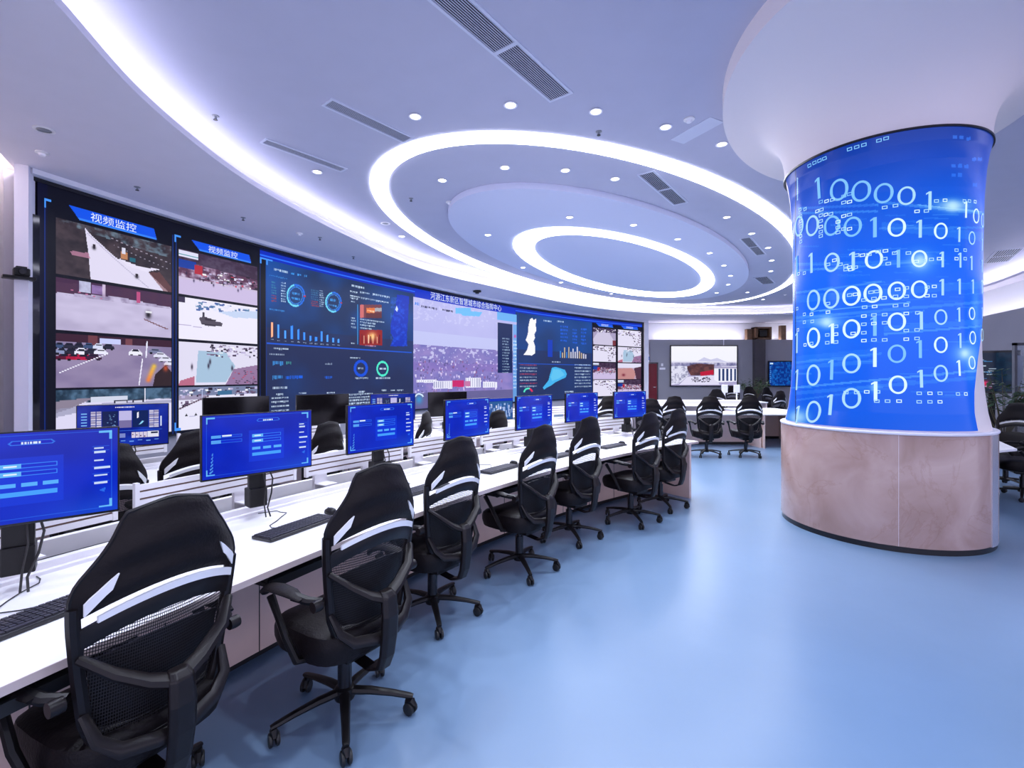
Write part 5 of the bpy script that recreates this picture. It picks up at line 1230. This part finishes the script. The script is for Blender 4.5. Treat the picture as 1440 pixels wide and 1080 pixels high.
def p_campus(s, U, V):
    s[:] = c255(245, 245, 255); k = np.clip((V-.36)*6, 0, 1)[..., None]; s[:] = s*(1-k)+c255(170, 165, 205)*k
    poly(s, U, V, [(.4, .38), (.5, .28), (.6, .34), (.7, .30), (.85, .40)], c255(205, 205, 235)); blend(s, (V > .42) & (V < .5), c255(80, 80, 130), .8*np.clip(vnoise(U*80, V*40, 3, 4)*2-.5, 0, 1))
    poly(s, U, V, [(.22, .52), (.4, .44), (.65, .47), (.66, .7), (.3, .75)], c255(110, 70, 70)); blend(s, (V > .45) & (V < .75) & (U > .22) & (U < .66), c255(60, 40, 50), np.clip(vnoise(U*60, V*50, 4, 6)*2-.7, 0, .9))
    poly(s, U, V, [(.44, .66), (.64, .60), (.65, .72), (.45, .76)], c255(190, 30, 60)); poly(s, U, V, [(0, .5), (.24, .5), (.26, .75), (.12, .95), (0, .98)], c255(225, 225, 245)); blend(s, (U < .25) & (V > .5) & (V < .95), c255(90, 90, 130), .7*np.clip(vnoise(U*90, V*50, 3, 8)*3-1.3, 0, 1))
    poly(s, U, V, [(.24, .78), (.66, .74), (.74, .98), (.12, .98)], c255(225, 222, 245)); speck(s, U, V, .3, .78, .58, .9, [c255(40, 40, 60), c255(90, 80, 110)], 60, 3, .018)
    poly(s, U, V, [(.655, .52), (1, .50), (1, .9), (.72, .92), (.655, .85)], c255(240, 240, 255))
    for x in (.72, .78, .84, .90, .96): rect(s, U, V, x, .57, x+.03, .88, c255(40, 60, 110))
    rect(s, U, V, .655, .52, 1, .56, c255(120, 110, 160), .6)
def p_blue(s, U, V):
    s[:] = c255(6, 44, 130); blend(s, np.ones(U.shape, bool), c255(20, 120, 210), np.clip(vnoise(U*60, V*40, 3, 12)*2.2-.9, 0, .9)); glow(s, U, V, .8, .6, .12, .18, c255(90, 230, 250), .9); rect(s, U, V, .02, .04, .12, .1, c255(200, 230, 255)); 
    for k in range(9): rect(s, U, V, .02, .2+.08*k, .05, .23+.08*k, c255(110, 180, 240))
def p_dark(s, U, V):
    s[:] = c255(8, 26, 48); q = random.Random(2)
    for k in range(26): x, y = q.uniform(.02, .4), q.uniform(.05, .95); rect(s, U, V, x, y, x+q.uniform(.05, .2), y+.02, q.choice([c255(150, 60, 90), c255(60, 130, 190), c255(200, 220, 240)]), .8)
    glow(s, U, V, .25, .80, .22, .12, c255(240, 30, 80), 1); blend(s, U > .55, c255(14, 60, 80), .5*np.clip(vnoise(U*30, V*40, 4, 3)*2-.6, 0, 1))
wall_screen('wall_screen', 942.5, 485.5, 1037.5, 543.5, BY-.60, p_campus, 'large bright wall screen showing a campus view on the rear wall')
wall_screen('wall_screen', 1080.5, 507.5, 1127, 543.5, BY-.60, p_blue, 'blue wall screen on the rear wall half behind the display column')
wall_screen('wall_screen', 1372, 493, 1424, 553, 11.6, p_dark, 'dark screen with red mark right of the display column', R(-35))
tv = thing('screen_stand', 'dark floor stand carrying the screen with the red mark', 'stand', ((1398-720)*11.75/F, 11.8, 0), R(-35)); MB().box((0, .05, .62), (.12, .06, 1.24)).build('post', M['black'], tv); MB().box((0, .05, .02), (.7, .5, .04)).build('foot', M['black'], tv, bevel=.01)
# timber box and posts on top of the rear wall
def on_wall(x0, y0, x1, y1, Y): s = Y/F; return ((x0+x1)/2-720)*s, EYE+(HY-(y0+y1)/2)*s, (x1-x0)*s, (y1-y0)*s
x, z, w, h = on_wall(1060, 460, 1082, 477.5, BY-.45); t = thing('timber_box', 'light brown timber box with a dark opening on top of the rear wall panelling', 'box', (x, BY-.42, ZB)); f = MB(); hh = h
f.box((0, 0, .04), (w, .5, .08)).box((0, 0, hh-.04), (w, .5, .08)).box((-w/2+.05, 0, hh/2), (.10, .5, hh)).box((w/2-.05, 0, hh/2), (.10, .5, hh)).box((0, .2, hh/2), (w, .05, hh)); f.build('casing', M['brown'], t)
MB().box((0, -.05, hh/2), (w*.45, .3, hh*.5)).build('opening', M['black'], t)
x, z, w, h = on_wall(1099, 456, 1106, 474, BY-.45); tag(MB().box((x, BY-.30, ZB+.36), (w, .25, .72)).build('timber_post', M['brown']), 'short brown timber post on the rear wall beside the column', 'post')
x, z, w, h = on_wall(1051, 464, 1059, 478, BY-.45); tag(MB().box((x, BY-.30, ZB+.27), (w, .25, .54)).build('timber_post', M['brown']), 'short brown timber post left of the timber box', 'post')
pz = at(1432, 434, ZB); tag(MB().box((13.55, 12.65, ZB+.37), (.16, .12, .74)).build('timber_post', M['brown']), 'brown timber post on the right hand wall near the picture edge', 'post')
# cross desk, return desk and meeting desk
def rect_desk(label, cx, cy, L_, D_, deg, slats=True, name='console_desk'):
    t = thing(name, label, 'desk', (cx, cy, 0), R(deg))
    MB().box((0, 0, .736), (L_, D_, .028)).build('worktop', M['white'], t, bevel=.003)
    MB().box((0, D_/2-.30, .38), (L_-.1, .02, .68)).build('modesty_panel', M['cabinet'], t)
    for sx in (-1, 1): MB().box((sx*(L_/2-.03), 0, .36), (.03, D_-.08, .72)).build('end_panel', M['cabinet'], t)
    MB().box((0, D_/2-.2, .03), (L_-.1, .25, .06)).build('plinth', M['tray'], t)
    if slats:
        s = MB()
        for k in range(4): s.box((0, D_/2-.06, .886+.04*k), (L_-.1, .018, .032))
        sn = s.build('slat_screen', M['slat'], t); MB().box((0, D_/2-.055, .945), (L_-.1, .008, .14)).build('groove_backing', M['groove'], sn)
        for sx in (-.35, .35): MB().box((sx*L_, D_/2-.04, .82), (.10, .02, .20)).build('screen_foot', M['slat'], sn)
    return t
rect_desk('white cross desk with slatted screen behind the chairs in the open floor', 3.35, 11.05, 4.3, .9, 0)
rect_desk('plain white desk end beside the display column, behind the open floor chairs', 6.15, 11.55, 1.3, 2.0, 0, False)
rect_desk('white rear meeting desk below the bright wall screen', 6.7, 15.95, 2.9, 1.1, -3, False, 'meeting_desk')
t = thing('side_desk', 'white desk corner showing right of the marble column base', 'desk', (5.9, 6.4, 0)); pg = [(5.83, 5.58), (6.75, 6.90), (5.95, 7.45), (5.0, 5.27)]
MB().prism([(a-5.9, b-6.4) for a, b in pg], .722, .75).build('worktop', M['white'], t, bevel=.004)
MB().prism([(a-5.9, b-6.4) for a, b in [(5.74, 5.95), (6.35, 6.85), (5.95, 7.2), (5.25, 5.75)]], 0, .722).build('pedestal', M['tray'], t)
# water bottles / name stands on the meeting desk
for k, (px_, py_) in enumerate(((1019, 561), (1036, 561))):
    p = at(px_, 565, .75); t = thing('upright_stand', ['slim white upright stand on the rear meeting desk, left of the two', 'slim white upright stand on the rear meeting desk, right of the two'][k], 'stand', (p[0], p[1], .75), 0, 'white stands on the rear meeting desk')
    MB().lathe([(0, 0), (.09, 0), (.09, .015), (.02, .02), (.02, .30), (0, .30)], 14).build('foot', M['slat'], t); MB().box((0, 0, .42), (.20, .03, .26)).build('plate', M['slat'], t, bevel=.01)
# plants
def plant(x, y, hgt, spread, n, label, seed):
    t = thing('potted_plant', label, 'plant', (x, y, 0)); q = random.Random(seed)
    MB().lathe([(0, 0), (.14, 0), (.20, .38), (.18, .38), (.17, .34), (0, .34)], 18).build('pot', M['pot'], t)
    s = MB(); lv = MB()
    for k in range(n):
        g = q.uniform(0, 2*pi); ln = q.uniform(.5, 1); top = np.array([cos(g)*spread*ln, sin(g)*spread*ln, .38+(hgt-.38)*q.uniform(.55, 1)]); b = np.array([cos(g)*.05, sin(g)*.05, .34]); mid = (b+top)/2+np.array([0, 0, .12*hgt])*q.uniform(.3, 1)
        s.tube([b, mid, top], [.010, .007, .003], 5)
        for j in range(9):
            c = mid+(top-mid)*(j/8)+np.array([q.uniform(-.05, .05) for _ in range(3)]); d = np.array([q.uniform(-1, 1), q.uniform(-1, 1), q.uniform(-.6, .4)]); d /= np.linalg.norm(d); u = np.cross(d, (0, 0, 1)); u /= np.linalg.norm(u)+1e-6; L_ = q.uniform(.13, .24); w = L_*.2
            lv.add([c, c+d*L_*.4+u*w, c+d*L_, c+d*L_*.4-u*w, c+d*L_*.45+np.array([0, 0, .015])], [(0, 1, 4), (1, 2, 4), (2, 3, 4), (3, 0, 4)])
    s.build('stalks', M['stalk'], t); lv.build('foliage', M['leaf'], t, recalc=False)
plant((1059-720)*21.5/F, 21.5, 1.55, .75, 26, 'dark green potted plant before the rear wall pilaster', 3)
plant((1412-720)*9.9/F, 9.9, 1.75, .62, 26, 'bushy potted plant right of the display column in front of the dark screen', 6)
# glass partition at the right edge
s = 10.8/F; gx0, gx1 = (1425-720)*s, (1500-720)*s; zt_ = EYE+(HY-482)*s
t = thing('glass_partition', 'grey framed glass partition at the right picture edge', 'partition', (gx0, 10.8, 0))
f = MB(); wd = gx1-gx0; f.box((.03, 0, zt_/2), (.06, .06, zt_)).box((wd/2, 0, zt_-.03), (wd, .06, .06)).box((wd-.03, 0, zt_/2), (.06, .06, zt_)).box((wd/2, 0, .04), (wd, .06, .08)); f.build('frame', M['glassframe'], t)
MB().box((wd/2, 0, zt_/2), (wd-.1, .012, zt_-.1)).build('pane', M['glass'], t)
zb_ = EYE+(HY-545)*s
MB().box((.06+(1438-1426)*s/2, .05, (zt_-.3+zb_)/2+.02), ((1438-1427)*s, .02, zt_-.3-zb_)).build('notice_board', M['blind'], t)
